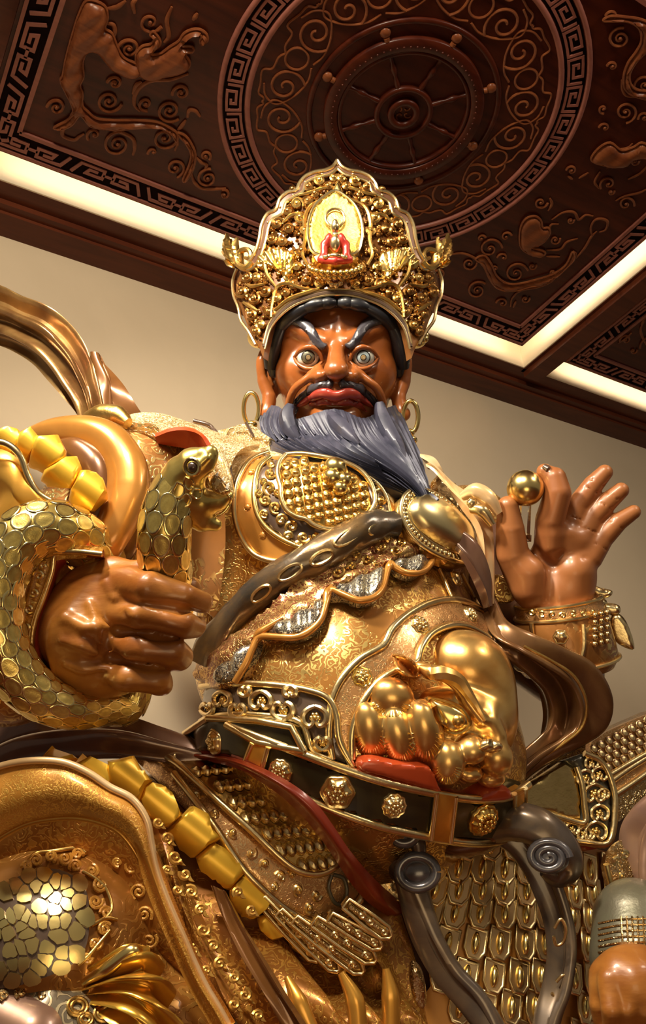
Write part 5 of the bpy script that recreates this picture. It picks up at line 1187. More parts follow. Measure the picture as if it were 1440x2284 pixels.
tline_z('flap_edge', [(-40, 990), (0, 986), (28, 998), (48, 1022), (62, 1062), (84, 1098), (120, 1122), (150, 1142)], .020, GOLDP, zsurf(5.12))
# ---- shoulder: scaled pauldron, pale cloth, red lining
ssurf = tsurf(.05)
psh = tplate('pauldron', [(258, 962), (300, 948), (360, 948), (430, 970), (470, 1010), (462, 1060), (420, 1090), (370, 1110), (330, 1105), (318, 1050), (292, 1000)], PALEB, .05, .02, 9, 4)
me_s = None
def scale_mesh(mat, mat2):
    a6 = np.linspace(0, 2*np.pi, 12, endpoint=False); lx = np.array([math.cos(a)*(1.1 if math.cos(a) > 0 else .8) for a in a6]); ly = np.sin(a6)
    V = np.vstack([np.c_[lx*.52, ly*.5, .0*lx], np.c_[lx*.46, ly*.44, .16+.10*lx], np.c_[lx*.30, ly*.28, .16+.08*lx], np.c_[lx*.12, ly*.10, .26+.03*lx], [[0, 0, .28]]])
    F = gridF(4, 12, False, True).tolist()+[(36+i, 36+(i+1) % 12, 48) for i in range(12)]
    me = mesh('scale', V, F, mat); me.materials.append(mat2)
    for i, p in enumerate(me.polygons): p.material_index = 1 if 12 <= i < 24 else 0
    return recalc(me)
def scales(sf, L, mat, du, dv, w, l, parent, name='scale', me=None, org=(0, 0), hh=.8, margin=5):
    """overlapping scale pieces inside an outline; du along a row, dv from row to row (pixels), point of the scale along dv"""
    me = me or scale_mesh(mat, GOLDD); du = np.array(du, float); dv = np.array(dv, float); L = np.array(L, float); lo, hi = L.min(0), L.max(0); out = 0; c0 = np.array(org, float) if org != (0, 0) else (lo+hi)/2
    pts = []
    for j in range(-40, 41):
        for i in range(-40, 41):
            q = c0+du*(i+(.5 if j % 2 else 0))+dv*j
            if (q > lo).all() and (q < hi).all(): pts.append(q)
    pts = np.array(pts); k = inside(pts, L) & (seg_dist(pts, L, True)[0] > margin); pts = pts[k]
    p, n = sf(pts)[:2]; p2 = sf(pts+nrm(dv)*3)[0]; z = PX(p)[2]
    for a in range(len(pts)):
        t_ = p2[a]-p[a]; nn = n[a]; t_ = nrm(t_-(t_@nn)*nn); b = np.cross(nn, t_); ww = w*z[a]/FPX; ll = l*z[a]/FPX
        o = obj(name, me, parent); o.matrix_parent_inverse = Matrix(); q = p[a]+nn*ww*.05; nt = nrm(nn+t_*.0)
        o.matrix_world = Matrix(((t_[0]*ll, b[0]*ww, nt[0]*ww*hh, q[0]), (t_[1]*ll, b[1]*ww, nt[1]*ww*hh, q[1]), (t_[2]*ll, b[2]*ww, nt[2]*ww*hh, q[2]), (0, 0, 0, 1)))
    return len(pts)
SM1 = scale_mesh(GOLDP, GOLDD); SM2 = scale_mesh(GOLDP, LACQ)
scales(tsurf(.07), [(262, 965), (300, 952), (360, 952), (430, 972), (466, 1010), (458, 1056), (420, 1085), (370, 1105), (335, 1100), (322, 1050), (296, 1000)], None, (22, 9), (-7, 17), 23, 24, psh, me=SM1)
roll_('cloth_knob', [(200, 940, 6.25), (228, 930, 6.2), (262, 932, 6.15), (285, 945, 6.1)], [.07, .085, .08, .04], GOLDD, 2)
cloth('shoulder_cloth', [[(250, 945, 6.45), (300, 926, 6.5), (360, 928, 6.55), (430, 950, 6.5), (500, 972, 6.5), (580, 990, 6.6)], [(262, 958, 6.2), (310, 945, 6.25), (350, 955, 6.25), (410, 966, 6.2), (462, 985, 6.2), (530, 1010, 6.3)], [(270, 962, 6.1), (318, 960, 6.1), (352, 972, 6.08), (410, 975, 6.05), (455, 1000, 6.05), (505, 1070, 6.05)], [(275, 968, 6.12), (320, 968, 6.12), (360, 982, 6.12), (408, 985, 6.1), (445, 1015, 6.1), (490, 1130, 6.1)]], PALELIT, nu=8, nv=8, fold=1, amp=.015)
cloth('red_lining', [[(345, 975, 6.05), (380, 962, 6.02), (415, 960, 6.0), (445, 970, 6.0), (462, 995, 6.0)], [(350, 986, 6.08), (385, 984, 6.08), (415, 985, 6.06), (438, 995, 6.04), (455, 1010, 6.04)], [(352, 990, 6.1), (388, 996, 6.12), (412, 1000, 6.1), (432, 1006, 6.08), (448, 1020, 6.08)]], ORED, nu=6, nv=6)
roll_('collar_ridge', [(470, 1000, 6.1), (490, 1030, 6.06), (505, 1070, 6.02), (518, 1110, 6.0)], [.02, .045, .04, .02], PALELIT, 2)
# ---- flying scarf behind the shoulder
cloth('flying_scarf', [[(-60, 620, 7.6), (0, 640, 7.5), (50, 668, 7.4), (102, 690, 7.3), (152, 728, 7.25), (192, 785, 7.2), (216, 850, 7.1), (240, 940, 7.0)],
      [(-60, 665, 7.5), (0, 682, 7.4), (45, 705, 7.3), (95, 730, 7.2), (135, 770, 7.15), (168, 815, 7.1), (192, 870, 7.0), (210, 950, 6.95)],
      [(-60, 715, 7.5), (0, 728, 7.4), (42, 748, 7.3), (85, 775, 7.2), (120, 808, 7.15), (152, 850, 7.1), (182, 895, 7.0), (200, 955, 6.95)],
      [(-60, 755, 7.6), (0, 768, 7.5), (40, 784, 7.4), (80, 810, 7.3), (112, 845, 7.25), (146, 882, 7.2), (176, 918, 7.1), (192, 960, 7.0)]], SCARF, nu=14, nv=9, th=.05, fold=3, amp=.05)
cloth('flying_scarf', [[(205, 786, 7.25), (216, 830, 7.2), (222, 880, 7.1), (226, 950, 7.0)], [(222, 792, 7.2), (238, 836, 7.1), (250, 885, 7.05), (258, 950, 7.0)], [(234, 808, 7.25), (256, 850, 7.2), (282, 888, 7.15), (320, 930, 7.1)]], LACQ, nu=10, nv=8, th=.05, fold=1, amp=.04)
# ---- raised left hand with the golden ball
hand = Sdf(); hz = 6.62
def hp(L): return W3([(x, y, hz+d) for x, y, d in L])
hand.add(ell(at(1235, 1275, hz+.05), (.235, .27, .13), HF), .1)
hand.add(ell(at(1285, 1290, hz-.02), (.15, .25, .12), HF), .06); hand.add(ell(at(1180, 1298, hz-.04), (.14, .20, .12), HF), .06)
hand.add(ell(at(1262, 1205, hz-.02), (.17, .09, .09), HF), .05); hand.add(cap(at(1232, 1330, hz+.02), at(1250, 1420, hz+.05), .20, .22), .10)
for P, R in [([(1172, 1290, -.03), (1142, 1235, -.08), (1137, 1180, -.12), (1132, 1130, -.13)], [.15, .125, .105, .080]), ([(1225, 1225, .0), (1226, 1160, -.10), (1243, 1100, -.14), (1236, 1068, -.12), (1214, 1052, -.10)], [.12, .108, .100, .088, .060]),
             ([(1262, 1190, .02), (1288, 1128, .02), (1322, 1082, .0), (1348, 1054, -.02)], [.105, .085, .076, .060]), ([(1292, 1205, .0), (1320, 1155, .0), (1356, 1118, -.02), (1384, 1094, -.04)], [.105, .085, .074, .060]), ([(1312, 1240, -.02), (1342, 1200, -.02), (1378, 1164, -.04), (1412, 1142, -.05)], [.11, .085, .070, .054])]:
    hand.add(chain(hp(P), R), .028)
for P, r in [([(1196, 1232), (1212, 1262), (1222, 1300), (1226, 1345)], .035), ([(1206, 1248), (1236, 1262), (1268, 1262), (1300, 1246)], .016), ([(1230, 1226), (1262, 1232), (1296, 1226)], .014)]:
    q = cr(P, 3); p, n, _ = hand.trace(q[:, 0], q[:, 1], 5, 9); hand.sub(chain(p+n*r*.35, r), .05)
for x, y, r in [(1290, 1300, .13), (1185, 1300, .11), (1268, 1206, .07), (1296, 1222, .07), (1232, 1215, .06)]:
    p, n, _ = hand.trace([x], [y], 5, 9); c = p[0]-n[0]*r*.75; f_ = cap(c-HF[1]*r*.6, c+HF[1]*r*.6, r); hand.add(f_, .06)
for P in [[(1270, 1150), (1296, 1160)], [(1305, 1085), (1332, 1100)], [(1302, 1178), (1330, 1188)], [(1338, 1122), (1364, 1136)], [(1326, 1212), (1352, 1226)], [(1362, 1160), (1388, 1178)], [(1318, 1068), (1346, 1084)], [(1352, 1098), (1378, 1114)]]:
    q = np.array(P, float); p = hand.trace(q[:, 0], q[:, 1], 5, 9)[0]; hand.sub(chain(p, .004), .014)
sculpt('open_hand', hand, .013, SKINH, statue)
ball = thing('golden_ball', 'small shiny golden ball held between finger and thumb of the raised hand', 'ball', tuple(at(1171, 1130, hz-.1)))
m = MB(); sphere(m, at(1171, 1089, hz-.13), .136, 24, 36); m.build('sphere', GOLDB, ball)
m = MB(); c = at(1170, 1160, hz-.10); box(m, (-.035, -.035, -.14), (.035, .035, .115), HF[[0, 2, 1]], c); m.build('clear_support', GLASS, ball, smooth=False)
m = MB(); c = at(1168, 1192, hz-.08); box(m, (-.055, -.03, -.05), (.05, .03, .0), HF[[0, 2, 1]], c); m.build('clear_support', GLASS, ball, smooth=False)
for a, b, r in [((1214, 1050), (1228, 1056), .03)]:
    m = MB(); p, n, _ = hand.trace([1212, 1222], [1040, 1046], 5, 9); tube(m, p, [.02, .028], 8); m.build('fingernail', DARKL, statue)
# cuff of the raised hand
ca, cb = at(1247, 1362, hz+.10), at(1268, 1502, hz+.10); axv = nrm(cb-ca); cu = nrm(np.cross(axv, CC)); cv = np.cross(axv, cu)
def ringc(s_, r, n=40): t = np.arange(n)*2*np.pi/n; return ca+(cb-ca)*s_+r*(np.cos(t)[:, None]*cu+np.sin(t)[:, None]*cv)
def lathe_c(name, prof, mat, n=40, parent=statue, wob=0):
    m = MB(); V = np.vstack([ringc(a, r, n) for a, r in prof]); m.add(V, gridF(len(prof), n, False, True)); return m.build(name, mat, parent)
cuff = lathe_c('cuff', [(-.06, .24), (-.02, .315), (.10, .35), (.3, .36), (.55, .375), (.8, .385), (.95, .34), (1.0, .2)], BROC)
lathe_c('cuff_lip', [(-.14, .24), (-.17, .31), (-.12, .33), (.04, .335), (.05, .30), (-.05, .26)], COPPB, parent=cuff)
for s_, r in ((-.15, .325), (.05, .345), (.80, .392)):
    m = MB(); R = ringc(s_, r); tube(m, R, .014, 7, closed=True); m.build('cuff_ring', GOLDP, cuff)
def csf(off=0):
    S_ = Sdf(); S_.add(cap(ca+(cb-ca)*.0, cb, .36, .375), .01); return lambda q: (lambda r: (r[0]+r[1]*off, r[1]))(S_.trace(q[:, 0], q[:, 1], 5, 9))
CS = csf()
stud(1250, 1420, 17, GOLDP, CS, .01, 6, cuff); 
for P in [[(1298, 1392), (1300, 1440), (1292, 1482)], [(1186, 1390), (1192, 1440), (1200, 1480)]]: m = MB(); sst(m, CS, P, .018, .01); m.build('cuff_strip', GOLDP, cuff)
for i in range(7):
    x = 1188+i*22; m = MB(); sst(m, CS, spiral((x, 1373-abs(i-3)*2.5), 8, i, 1.2, 1, 12), .009, .012, 1, 5); m.build('cuff_scroll', GOLD, cuff)
for i in range(5):
    for j in range(3): m = MB(); sball(m, CS, 1322+j*13, 1372+i*16-j*3, .022, .02); m.build('boss', GOLDP, cuff)
for L in [[(1318, 1305), (1340, 1312), (1364, 1318), (1360, 1330), (1335, 1336), (1320, 1326)], [(1345, 1346), (1378, 1350), (1382, 1366), (1362, 1372), (1348, 1362)], [(1360, 1378), (1380, 1370), (1400, 1395), (1414, 1446), (1385, 1440), (1366, 1420)], [(1330, 1330), (1352, 1340), (1350, 1356), (1332, 1350)]]:
    m = MB(); plate(m, zsurf(hz+.12, -.001, 0, 1360, 1380), cr(L, 4, True), .05, 5, rnd=9, back=.04); m.build('leaf_guard', GOLDP, statue)
# upper sleeve of the raised arm
slv = Sdf(); slv.add(cap(at(1080, 1240, 7.35), at(1110, 1400, 7.25), .34, .30), .1); slv.add(cap(at(1110, 1410, 7.2), at(1260, 1500, 6.95), .28, .30), .1)
sculpt('left_sleeve', slv, .03, PLUM, statue)
m = MB()
plate(m, zsurf(6.85, 0, 0), cr([(1098, 1286), (1122, 1284), (1146, 1300), (1146, 1338), (1120, 1346), (1098, 1338)], 3, True), .03, 5, rnd=5); m.build('gold_brocade_sleeve', BROCG, statue)
cloth('cape_band', [[(936, 1012, 6.85), (966, 1030, 6.72), (1010, 1078, 6.66), (1052, 1110, 6.62), (1092, 1165, 6.58), (1100, 1250, 6.5), (1102, 1345, 6.45)], [(950, 1040, 6.78), (972, 1056, 6.72), (1004, 1094, 6.64), (1034, 1128, 6.56), (1070, 1180, 6.5), (1080, 1260, 6.42), (1092, 1350, 6.4)]], CREAM, nu=4, nv=9, th=.05, fold=1, amp=.012)
sp_ = tplate('pauldron', [(968, 1068), (1000, 1085), (1040, 1120), (1068, 1180), (1074, 1230), (1040, 1205), (1015, 1170), (985, 1130), (965, 1095)], PALEB, .05, .03, 8, 4)
scales(tsurf(.08), [(968, 1066), (1000, 1083), (1042, 1118), (1072, 1180), (1078, 1235), (1040, 1208), (1012, 1170), (982, 1130), (962, 1095)], None, (16, 12), (-9, 13), 18, 19, sp_, me=SM2, margin=3)
cloth('dark_sash', [[(1030, 1180, 6.40), (1058, 1210, 6.36), (1078, 1250, 6.34), (1092, 1300, 6.34), (1096, 1350, 6.34)], [(1022, 1218, 6.26), (1042, 1250, 6.22), (1060, 1284, 6.20), (1076, 1318, 6.20), (1090, 1354, 6.24)]], PLUM, nu=8, nv=8, fold=1, amp=.02)
roll_('cloth_roll', [(1030, 1108, 6.5), (1060, 1096, 6.45), (1090, 1112, 6.42), (1112, 1145, 6.42)], [.03, .06, .055, .03], CREAM, 2)
roll_('cloth_roll', [(1050, 1135, 6.45), (1075, 1140, 6.4), (1098, 1170, 6.4)], [.03, .045, .03], GOLDP, 2)
stud(1052, 1122, 12, GOLDP, zsurf(6.42), .0, 5)
# looping scarf below the raised arm
LZ = lambda L: [(x, y, z-.34*min(1, max(0, (y-1330)/90))) for x, y, z in L]
OS = [(1085, 1330, 6.6), (1118, 1398, 6.6), (1180, 1432, 6.62), (1250, 1462, 6.66), (1315, 1498, 6.72), (1350, 1560, 6.75), (1342, 1618, 6.75), (1296, 1656, 6.72), (1240, 1688, 6.68), (1190, 1722, 6.62), (1135, 1770, 6.56)]
IS = [(1092, 1420, 6.6), (1112, 1448, 6.6), (1140, 1478, 6.62), (1170, 1510, 6.65), (1196, 1546, 6.68), (1206, 1590, 6.7), (1200, 1632, 6.7), (1186, 1660, 6.68), (1168, 1684, 6.64), (1150, 1708, 6.6), (1125, 1740, 6.56)]
OS = LZ([(x, y-6, z) for x, y, z in OS]); IS = LZ(IS)
mid_ = lambda t, dz: [(a[0]+(b[0]-a[0])*t, a[1]+(b[1]-a[1])*t, a[2]+dz) for a, b in zip(OS, IS)]
cloth('loop_scarf', [OS, mid_(.25, -.14), mid_(.5, -.16), mid_(.75, -.12), IS], LOOPM, nu=12, nv=9, th=.06, fold=2.6, amp=.045)
m = MB(); sst(m, zsurf(6.16), [(a, b) for a, b, c in mid_(.3, 0)][2:9], .012, 0); m.build('scarf_line', GOLDD, statue)
# brown sash lying behind the right arm, over the thigh
cloth('thigh_sash', [[(-40, 1640, 6.3), (40, 1610, 6.3), (140, 1600, 6.25), (260, 1602, 6.2), (360, 1632, 6.15), (440, 1655, 6.1), (520, 1668, 6.1), (570, 1700, 6.1)], [(-40, 1690, 6.0), (40, 1655, 6.0), (140, 1640, 5.95), (260, 1640, 5.9), (360, 1662, 5.9), (440, 1680, 5.92), (500, 1690, 5.95), (560, 1708, 6.0)], [(-40, 1735, 5.8), (40, 1700, 5.8), (140, 1682, 5.75), (260, 1675, 5.75), (360, 1682, 5.8), (440, 1690, 5.85), (500, 1698, 5.9), (550, 1712, 5.95)]], PLUM, nu=12, nv=9, th=.06, fold=1.5, amp=.05, ph=1)

# ------------------------------------------------------------------ legs, tassets, robe
th = sculpt('right_thigh', thighR, .04, LACQ, statue)
thsurf = lambda off=0.0: (lambda q: (lambda r: (r[0]+r[1]*off, r[1]))(thighR.trace(q[:, 0], q[:, 1], 3.6, 9)))
def c2(L): return [(x/2.571, 1560+y/2.571) for x, y in L]
def c3(L): return [(240+x/2.057, 1640+y/2.057) for x, y in L]
def c4(L): return [(820+x/2.3226, 1540+y/2.3226) for x, y in L]
def zp(name, L, mat, sf, th_=.04, sp=9, rnd=0, n=4, back=.05, hf=None, parent=statue, **k):
    m = MB(); plate(m, sf, cr(L, n, True) if n > 1 else L, th_, sp, rnd=rnd, back=back, hf=hf); return m.build(name, mat, parent, **k)
# tasset over the right thigh
TS = thsurf
tas = tplate('tasset', c3([(120, 95), (300, 85), (480, 100), (640, 150), (780, 220), (900, 320), (990, 420), (1070, 540), (1120, 640), (1130, 700), (1075, 785), (985, 830), (900, 828), (800, 785), (700, 715), (600, 620), (480, 480), (340, 330), (200, 190)]), COPPB, .05, .06, 10, 3, 3, parent=statue, surf=TS)
SF = c3([(135, 100), (300, 90), (470, 105), (620, 150), (760, 220), (880, 315), (970, 420), (1060, 540), (1010, 600), (935, 628), (860, 618), (780, 575), (620, 450), (430, 295), (300, 205), (200, 160)])
LT = Sdf(); LT.add(cap(at(1180, 1990, 7.1), at(1640, 1930, 6.75), .66, .62), .1); sculpt('left_thigh', LT, .05, BROCD, statue)
SM3 = scale_mesh(GOLDP, OLDG)
fld = tplate('scale_field', SF, GOLDD, .03, .10, 10, 0, 3, parent=tas, surf=TS)
scales(TS(.13), SF, None, (20.5, -2.5), (17, 31), 26, 38, fld, me=SM3, hh=1.9, margin=5)
tline('field_rim', c3([(120, 110), (200, 170), (300, 215), (400, 295), (520, 390), (640, 480), (780, 590), (860, 630), (940, 635), (1010, 605), (1065, 545)]), .024, GOLDP, .15, tas, surf=TS)
tline('tasset_rim', c3([(300, 250), (420, 390), (500, 490), (600, 620), (700, 710), (800, 780), (900, 825), (980, 825), (1070, 782), (1128, 705), (1110, 630)]), .026, GOLDP, .12, tas, surf=TS)
tline('ring_mark', c3([(1000, 640), (985, 690), (1010, 745), (1045, 750), (1060, 700), (1045, 650), (1005, 638)]), .012, GREY, .12, tas, surf=TS)
m = MB()
for x, y, r in [(640, 560, 14), (700, 600, 12), (770, 650, 14), (850, 700, 14), (930, 720, 14), (820, 640, 10), (1000, 790, 10), (560, 480, 12), (480, 410, 12), (400, 340, 10), (900, 770, 12), (1080, 660, 12), (740, 690, 10)]:
    X_, Y_ = c3([(x, y)])[0]; sst(m, TS(0), spiral((X_, Y_), r*.9, x, 1.3, 1, 14), .010, .115, 1, 5); sball(m, TS(0), X_, Y_, .015, .12)
o = m.build('relief_scroll', GOLDP, tas); o['kind'] = 'stuff'
# feather pendants
FS = lambda off=0.0: lift(zsurf(5.30, .0003, -.0005, 700, 2090), off)
FE = [((700, 745), (960, 1020), 62), ((780, 800), (1050, 1062), 62), ((850, 832), (1160, 1068), 64), ((940, 835), (1215, 1015), 70), ((1010, 815), (1240, 950), 62), ((1080, 750), (1280, 900), 66)]
for i, (a, b, w) in enumerate(FE):
    a, b = np.array(a, float), np.array(b, float); d = nrm(b-a); nn = np.array([-d[1], d[0]])*w/2; l = np.hypot(*(b-a)); tip = b+d*8
    L = c3([a+nn*.75, a+d*l*.5+nn, b-d*w*.5+nn, b+nn*.3, b-nn*.3, b-d*w*.5-nn, a+d*l*.5-nn, a-nn*.75])
    f = tplate('feather_pendant', L, PEND, .035, .02+.012*i, 8, 4, 1, parent=statue, surf=FS)
    tline('pendant_rim', L+L[:1], .012, GOLDP, .06+.012*i, f, 1, surf=FS)
    tline('pendant_vein', c3([a+d*20, a+d*l*.5+nn*.15, b-d*40]), .016, PALEB, .055+.012*i, f, 4, surf=FS)
    for t in (.35, .55, .85): X_, Y_ = c3([a+d*l*t])[0]; m = MB(); sst(m, FS(0), spiral((X_, Y_), 9, i, 1.2, 1, 12), .010, .065+.012*i, 1, 5); m.build('pendant_scroll', GOLDP, f)
# red lining flap and the band behind
FO = c3([(380, 85), (560, 100), (710, 150), (850, 225), (955, 310), (1035, 415), (1105, 520), (1200, 635), (1290, 720), (1385, 800)])
FI = c3([(410, 110), (530, 128), (660, 190), (780, 268), (880, 358), (970, 465), (1050, 580), (1120, 685), (1195, 768), (1285, 830)])
def zfront(L, gap):
    q = np.array(L); z = np.full(len(q), 5.9)
    for s_ in (thighR, torso):
        p, n, ok = s_.trace(q[:, 0], q[:, 1], 3.6, 9); z = np.where(ok, np.minimum(z, PX(p)[2]-gap), z)
    return z
zo, zi = zfront(FO, .24), zfront(FI, .20); zm = np.minimum(zo, zi)-.03
cloth('red_flap', [[(*p, z) for p, z in zip(FO, zo)], [((p[0]+r[0])/2, (p[1]+r[1])/2, z) for p, r, z in zip(FO, FI, zm)], [(*p, z) for p, z in zip(FI, zi)]], REDO, nu=5, nv=8, th=.05)
bsurf = zsurf(5.85, 0, -.0008, 800, 1850)
bb_ = zp('side_band', c3([(900, 255), (1130, 330), (1230, 430), (1290, 560), (1330, 700), (1370, 790), (1240, 720), (1120, 560), (1020, 400)]), PALEB, bsurf, .05, 8, 3)
tline_z('band_line', c3([(1110, 330), (1180, 450), (1250, 560), (1310, 670)]), .016, GOLDP, lift(bsurf, .06), bb_)
for x, y in [(1060, 380), (1130, 430), (1190, 540), (1230, 620), (1120, 500)]: X_, Y_ = c3([(x, y)])[0]; m = MB(); sst(m, lift(bsurf, .06), spiral((X_, Y_), 12, x, 1.2, 1, 14), .012, 0, 1, 6); m.build('band_scroll', GOLDP, bb_)
# yellow plates edging the tasset
YQ = [c2([(235, 335), (260, 322), (410, 328), (440, 352), (400, 372), (240, 360)]), c2([(425, 368), (510, 332), (612, 385), (640, 480), (600, 520), (520, 430)])]+[c3(L) for L in [
  [(0, 120), (115, 105), (150, 165), (200, 215), (168, 235), (150, 300), (60, 255), (0, 235)], [(160, 240), (190, 220), (265, 250), (300, 300), (335, 370), (280, 418), (215, 380), (165, 325), (148, 285)],
  [(335, 370), (370, 333), (450, 375), (470, 430), (510, 480), (462, 500), (405, 550), (335, 500), (275, 420)], [(405, 550), (470, 500), (505, 512), (590, 590), (617, 642), (560, 702), (500, 655), (425, 600)],
  [(555, 692), (617, 642), (680, 690), (730, 740), (738, 790), (680, 832), (620, 812), (562, 760)], [(680, 830), (738, 815), (805, 880), (818, 920), (760, 935), (700, 885)],
  [(818, 918), (865, 925), (930, 965), (970, 1000), (905, 1008), (835, 965)], [(955, 1010), (1000, 1022), (1035, 1050), (1000, 1075), (960, 1045)], [(1028, 1055), (1100, 1042), (1175, 1048), (1170, 1080), (1060, 1082)]]]
for i, L in enumerate(YQ):
    c = np.mean(L, 0); z0 = 5.05+.035*i-.0
    sf = zsurf(z0, .0006, -.0006, c[0], c[1], (lambda c: lambda q: .09*(((q[:, 0]-c[0])*-.62+(q[:, 1]-c[1])*.78)/45)**2)(c))
    zp('yellow_plate', L, YELL, sf, .05, 7, 5, 1, .14)
# ---- robe with the gold border arch
ARO = c2([(-60, 400), (0, 385), (100, 360), (260, 350), (420, 375), (520, 430), (640, 510), (740, 560), (802, 612), (842, 700), (872, 850), (905, 1000), (982, 1200), (1082, 1420), (1160, 1600), (1245, 1740), (1330, 1900)])
ARI = c2([(-60, 840), (0, 800), (100, 740), (220, 700), (400, 682), (540, 700), (655, 745), (718, 800), (778, 885), (836, 1000), (895, 1130), (950, 1280), (1030, 1480), (1105, 1640), (1180, 1760), (1230, 1840), (1270, 1910)])
ARI = resample(cr(ARI, 6), 17).tolist(); ARO = resample(cr(ARO, 6), 17).tolist()
zA = np.linspace(4.72, 4.55, 17)
mixr = lambda t, dz: [(a[0]*(1-t)+b[0]*t, a[1]*(1-t)+b[1]*t, z+dz) for a, b, z in zip(ARO, ARI, zA)]
arch = cloth('robe_border', [mixr(0, .06), mixr(.33, -.02), mixr(.66, -.03), mixr(1, .05)], ORANB, nu=7, nv=7, th=.07)
m = MB(); tube(m, W3(cr(mixr(0, .035), 6)), .020, 8); m.build('border_edge', CREAM, arch)
m = MB(); tube(m, W3(cr(mixr(1, .04), 6)), .014, 8); m.build('border_edge', AMBER, arch)
# robe panel right of the arch (hanging between arch and tasset)
cloth('robe_panel', [[(330, 1790, 5.25), (350, 1900, 5.1), (400, 2040, 4.95), (480, 2200, 4.75), (560, 2330, 4.7)], [(400, 1850, 5.45), (440, 1960, 5.25), (500, 2080, 5.0), (570, 2220, 4.8), (640, 2330, 4.75)], [(500, 1920, 5.65), (540, 2020, 5.4), (600, 2130, 5.12), (670, 2240, 4.9), (730, 2330, 4.85)],
                     [(600, 2020, 5.7), (650, 2090, 5.5), (700, 2180, 5.3), (760, 2260, 5.0), (810, 2330, 4.95)], [(740, 2100, 5.75), (770, 2150, 5.55), (800, 2210, 5.4), (840, 2270, 5.1), (870, 2330, 5.05)], [(830, 2100, 5.8), (860, 2150, 5.6), (890, 2210, 5.5), (930, 2270, 5.3), (960, 2330, 5.25)]], ORANB2, nu=12, nv=12, th=.05, fold=4.2, amp=.055)
cloth('grey_fold', [[(470, 1975, 5.0), (500, 2050, 4.9), (540, 2130, 4.8), (600, 2230, 4.7), (650, 2330, 4.65)], [(500, 1985, 4.98), (535, 2055, 4.88), (580, 2130, 4.78), (640, 2230, 4.68), (700, 2330, 4.6)]], LACQ, nu=8, nv=9, fold=1, amp=.02)
for P in [[(640, 2180, 4.9), (665, 2235, 4.82), (690, 2300, 4.76)], [(760, 2170, 5.0), (790, 2230, 4.95), (800, 2300, 4.9)], [(860, 2160, 5.15), (870, 2220, 5.1), (872, 2300, 5.05)]]:
    roll_('robe_pleat', P, [.02, .05, .05], AMBER, 2)
relf = zsurf(4.83, .0009, -.0012, 450, 2050)
m = MB()
for x, y, r, c in [(352, 1835, 12, 1), (372, 1870, 14, -1), (390, 1912, 16, 1), (412, 1950, 14, -1), (425, 1990, 16, 1), (446, 2030, 14, -1), (452, 2075, 16, 1), (475, 2110, 14, 1), (490, 2150, 16, -1), (520, 2180, 14, 1), (545, 2220, 16, 1), (372, 1940, 10, 1), (395, 1985, 12, 1), (432, 2120, 12, -1), (460, 2165, 12, 1), (520, 2240, 14, 1), (575, 2265, 12, 1), (530, 1990, 12, 1), (560, 2030, 12, 1)]:
    sst(m, relf, spiral((x, y), r, x, 1.4, c, 16), .012, 0, 1, 6); leaf(m, relf, (x+r*.6, y), (x+r*1.5, y+r*1.2), 8, .02, .2)
o = m.build('robe_relief', RELF, statue); o['kind'] = 'stuff'
# knee under the arch
knee = Sdf(); knee.add(ell(at(120, 2080, 5.1), (.62, .5, .62), HF), .1); knee.add(ell(at(300, 2250, 5.1), (.6, .4, .6), HF), .2)
kn = sculpt('knee', knee, .03, BROCK, statue)
ks = lambda off=0.0: (lambda q: (lambda r: (r[0]+r[1]*off, r[1]))(knee.trace(q[:, 0], q[:, 1], 3.6, 8)))
cloth('robe_under', [[(-60, 1840, 5.15), (60, 1810, 5.12), (180, 1800, 5.1), (270, 1830, 5.05), (350, 1900, 5.0)], [(-60, 2000, 5.1), (60, 2000, 5.05), (180, 1990, 5.0), (300, 2000, 4.95), (400, 2030, 4.9)], [(-60, 2200, 5.2), (60, 2200, 5.2), (200, 2180, 5.1), (340, 2150, 5.0), (440, 2180, 4.85)], [(-60, 2340, 5.1), (60, 2340, 5.0), (200, 2340, 4.9), (360, 2340, 4.8), (500, 2340, 4.7)]], ORANB2, nu=14, nv=12, th=.06, fold=2, amp=.03)
KP = c2([(20, 1130), (110, 1040), (240, 1000), (340, 1000), (440, 1050), (492, 1130), (502, 1260), (490, 1400), (430, 1500), (300, 1570), (150, 1620), (60, 1640), (-30, 1600), (-30, 1200)])
kp = tplate('knee_crest', KP, DARKL, .02, .01, 9, 0, 3, parent=kn, surf=ks)
pr = np.random.RandomState(3); cen = []
while len(cen) < 46:
    q = pr.uniform([-5, 1945], [196, 2190]);
    if inside(q[None], KP)[0] and seg_dist(q[None], KP, True)[0][0] > 4 and all(np.hypot(*(q-c)) > (13 if (q[0] < 130 and 2020 < q[1] < 2150) else 19) for c in cen): cen.append(q)
cen = np.array(cen)
for i, c in enumerate(cen):                    # gold patches parted by dark joints: the Voronoi cell of each centre, shrunk
    a = np.linspace(0, 2*np.pi, 15)[:-1]; r = np.full(14, 24.0)
    for j, d in enumerate(cen):
        if j == i: continue
        v = d-c; L_ = np.hypot(*v); 
        if L_ > 44: continue
        co = (np.cos(a)*v[0]+np.sin(a)*v[1])/L_; mm = co > .05; r[mm] = np.minimum(r[mm], L_/2/co[mm])
    r = r*.88*(1+.05*pr.randn(14)); L = np.c_[c[0]+r*np.cos(a), c[1]+r*np.sin(a)]
    m = MB(); plate(m, ks(.03), L, .012, 9, back=.02); m.build('gold_patch', GOLDB if i % 3 else PATCH, kp)
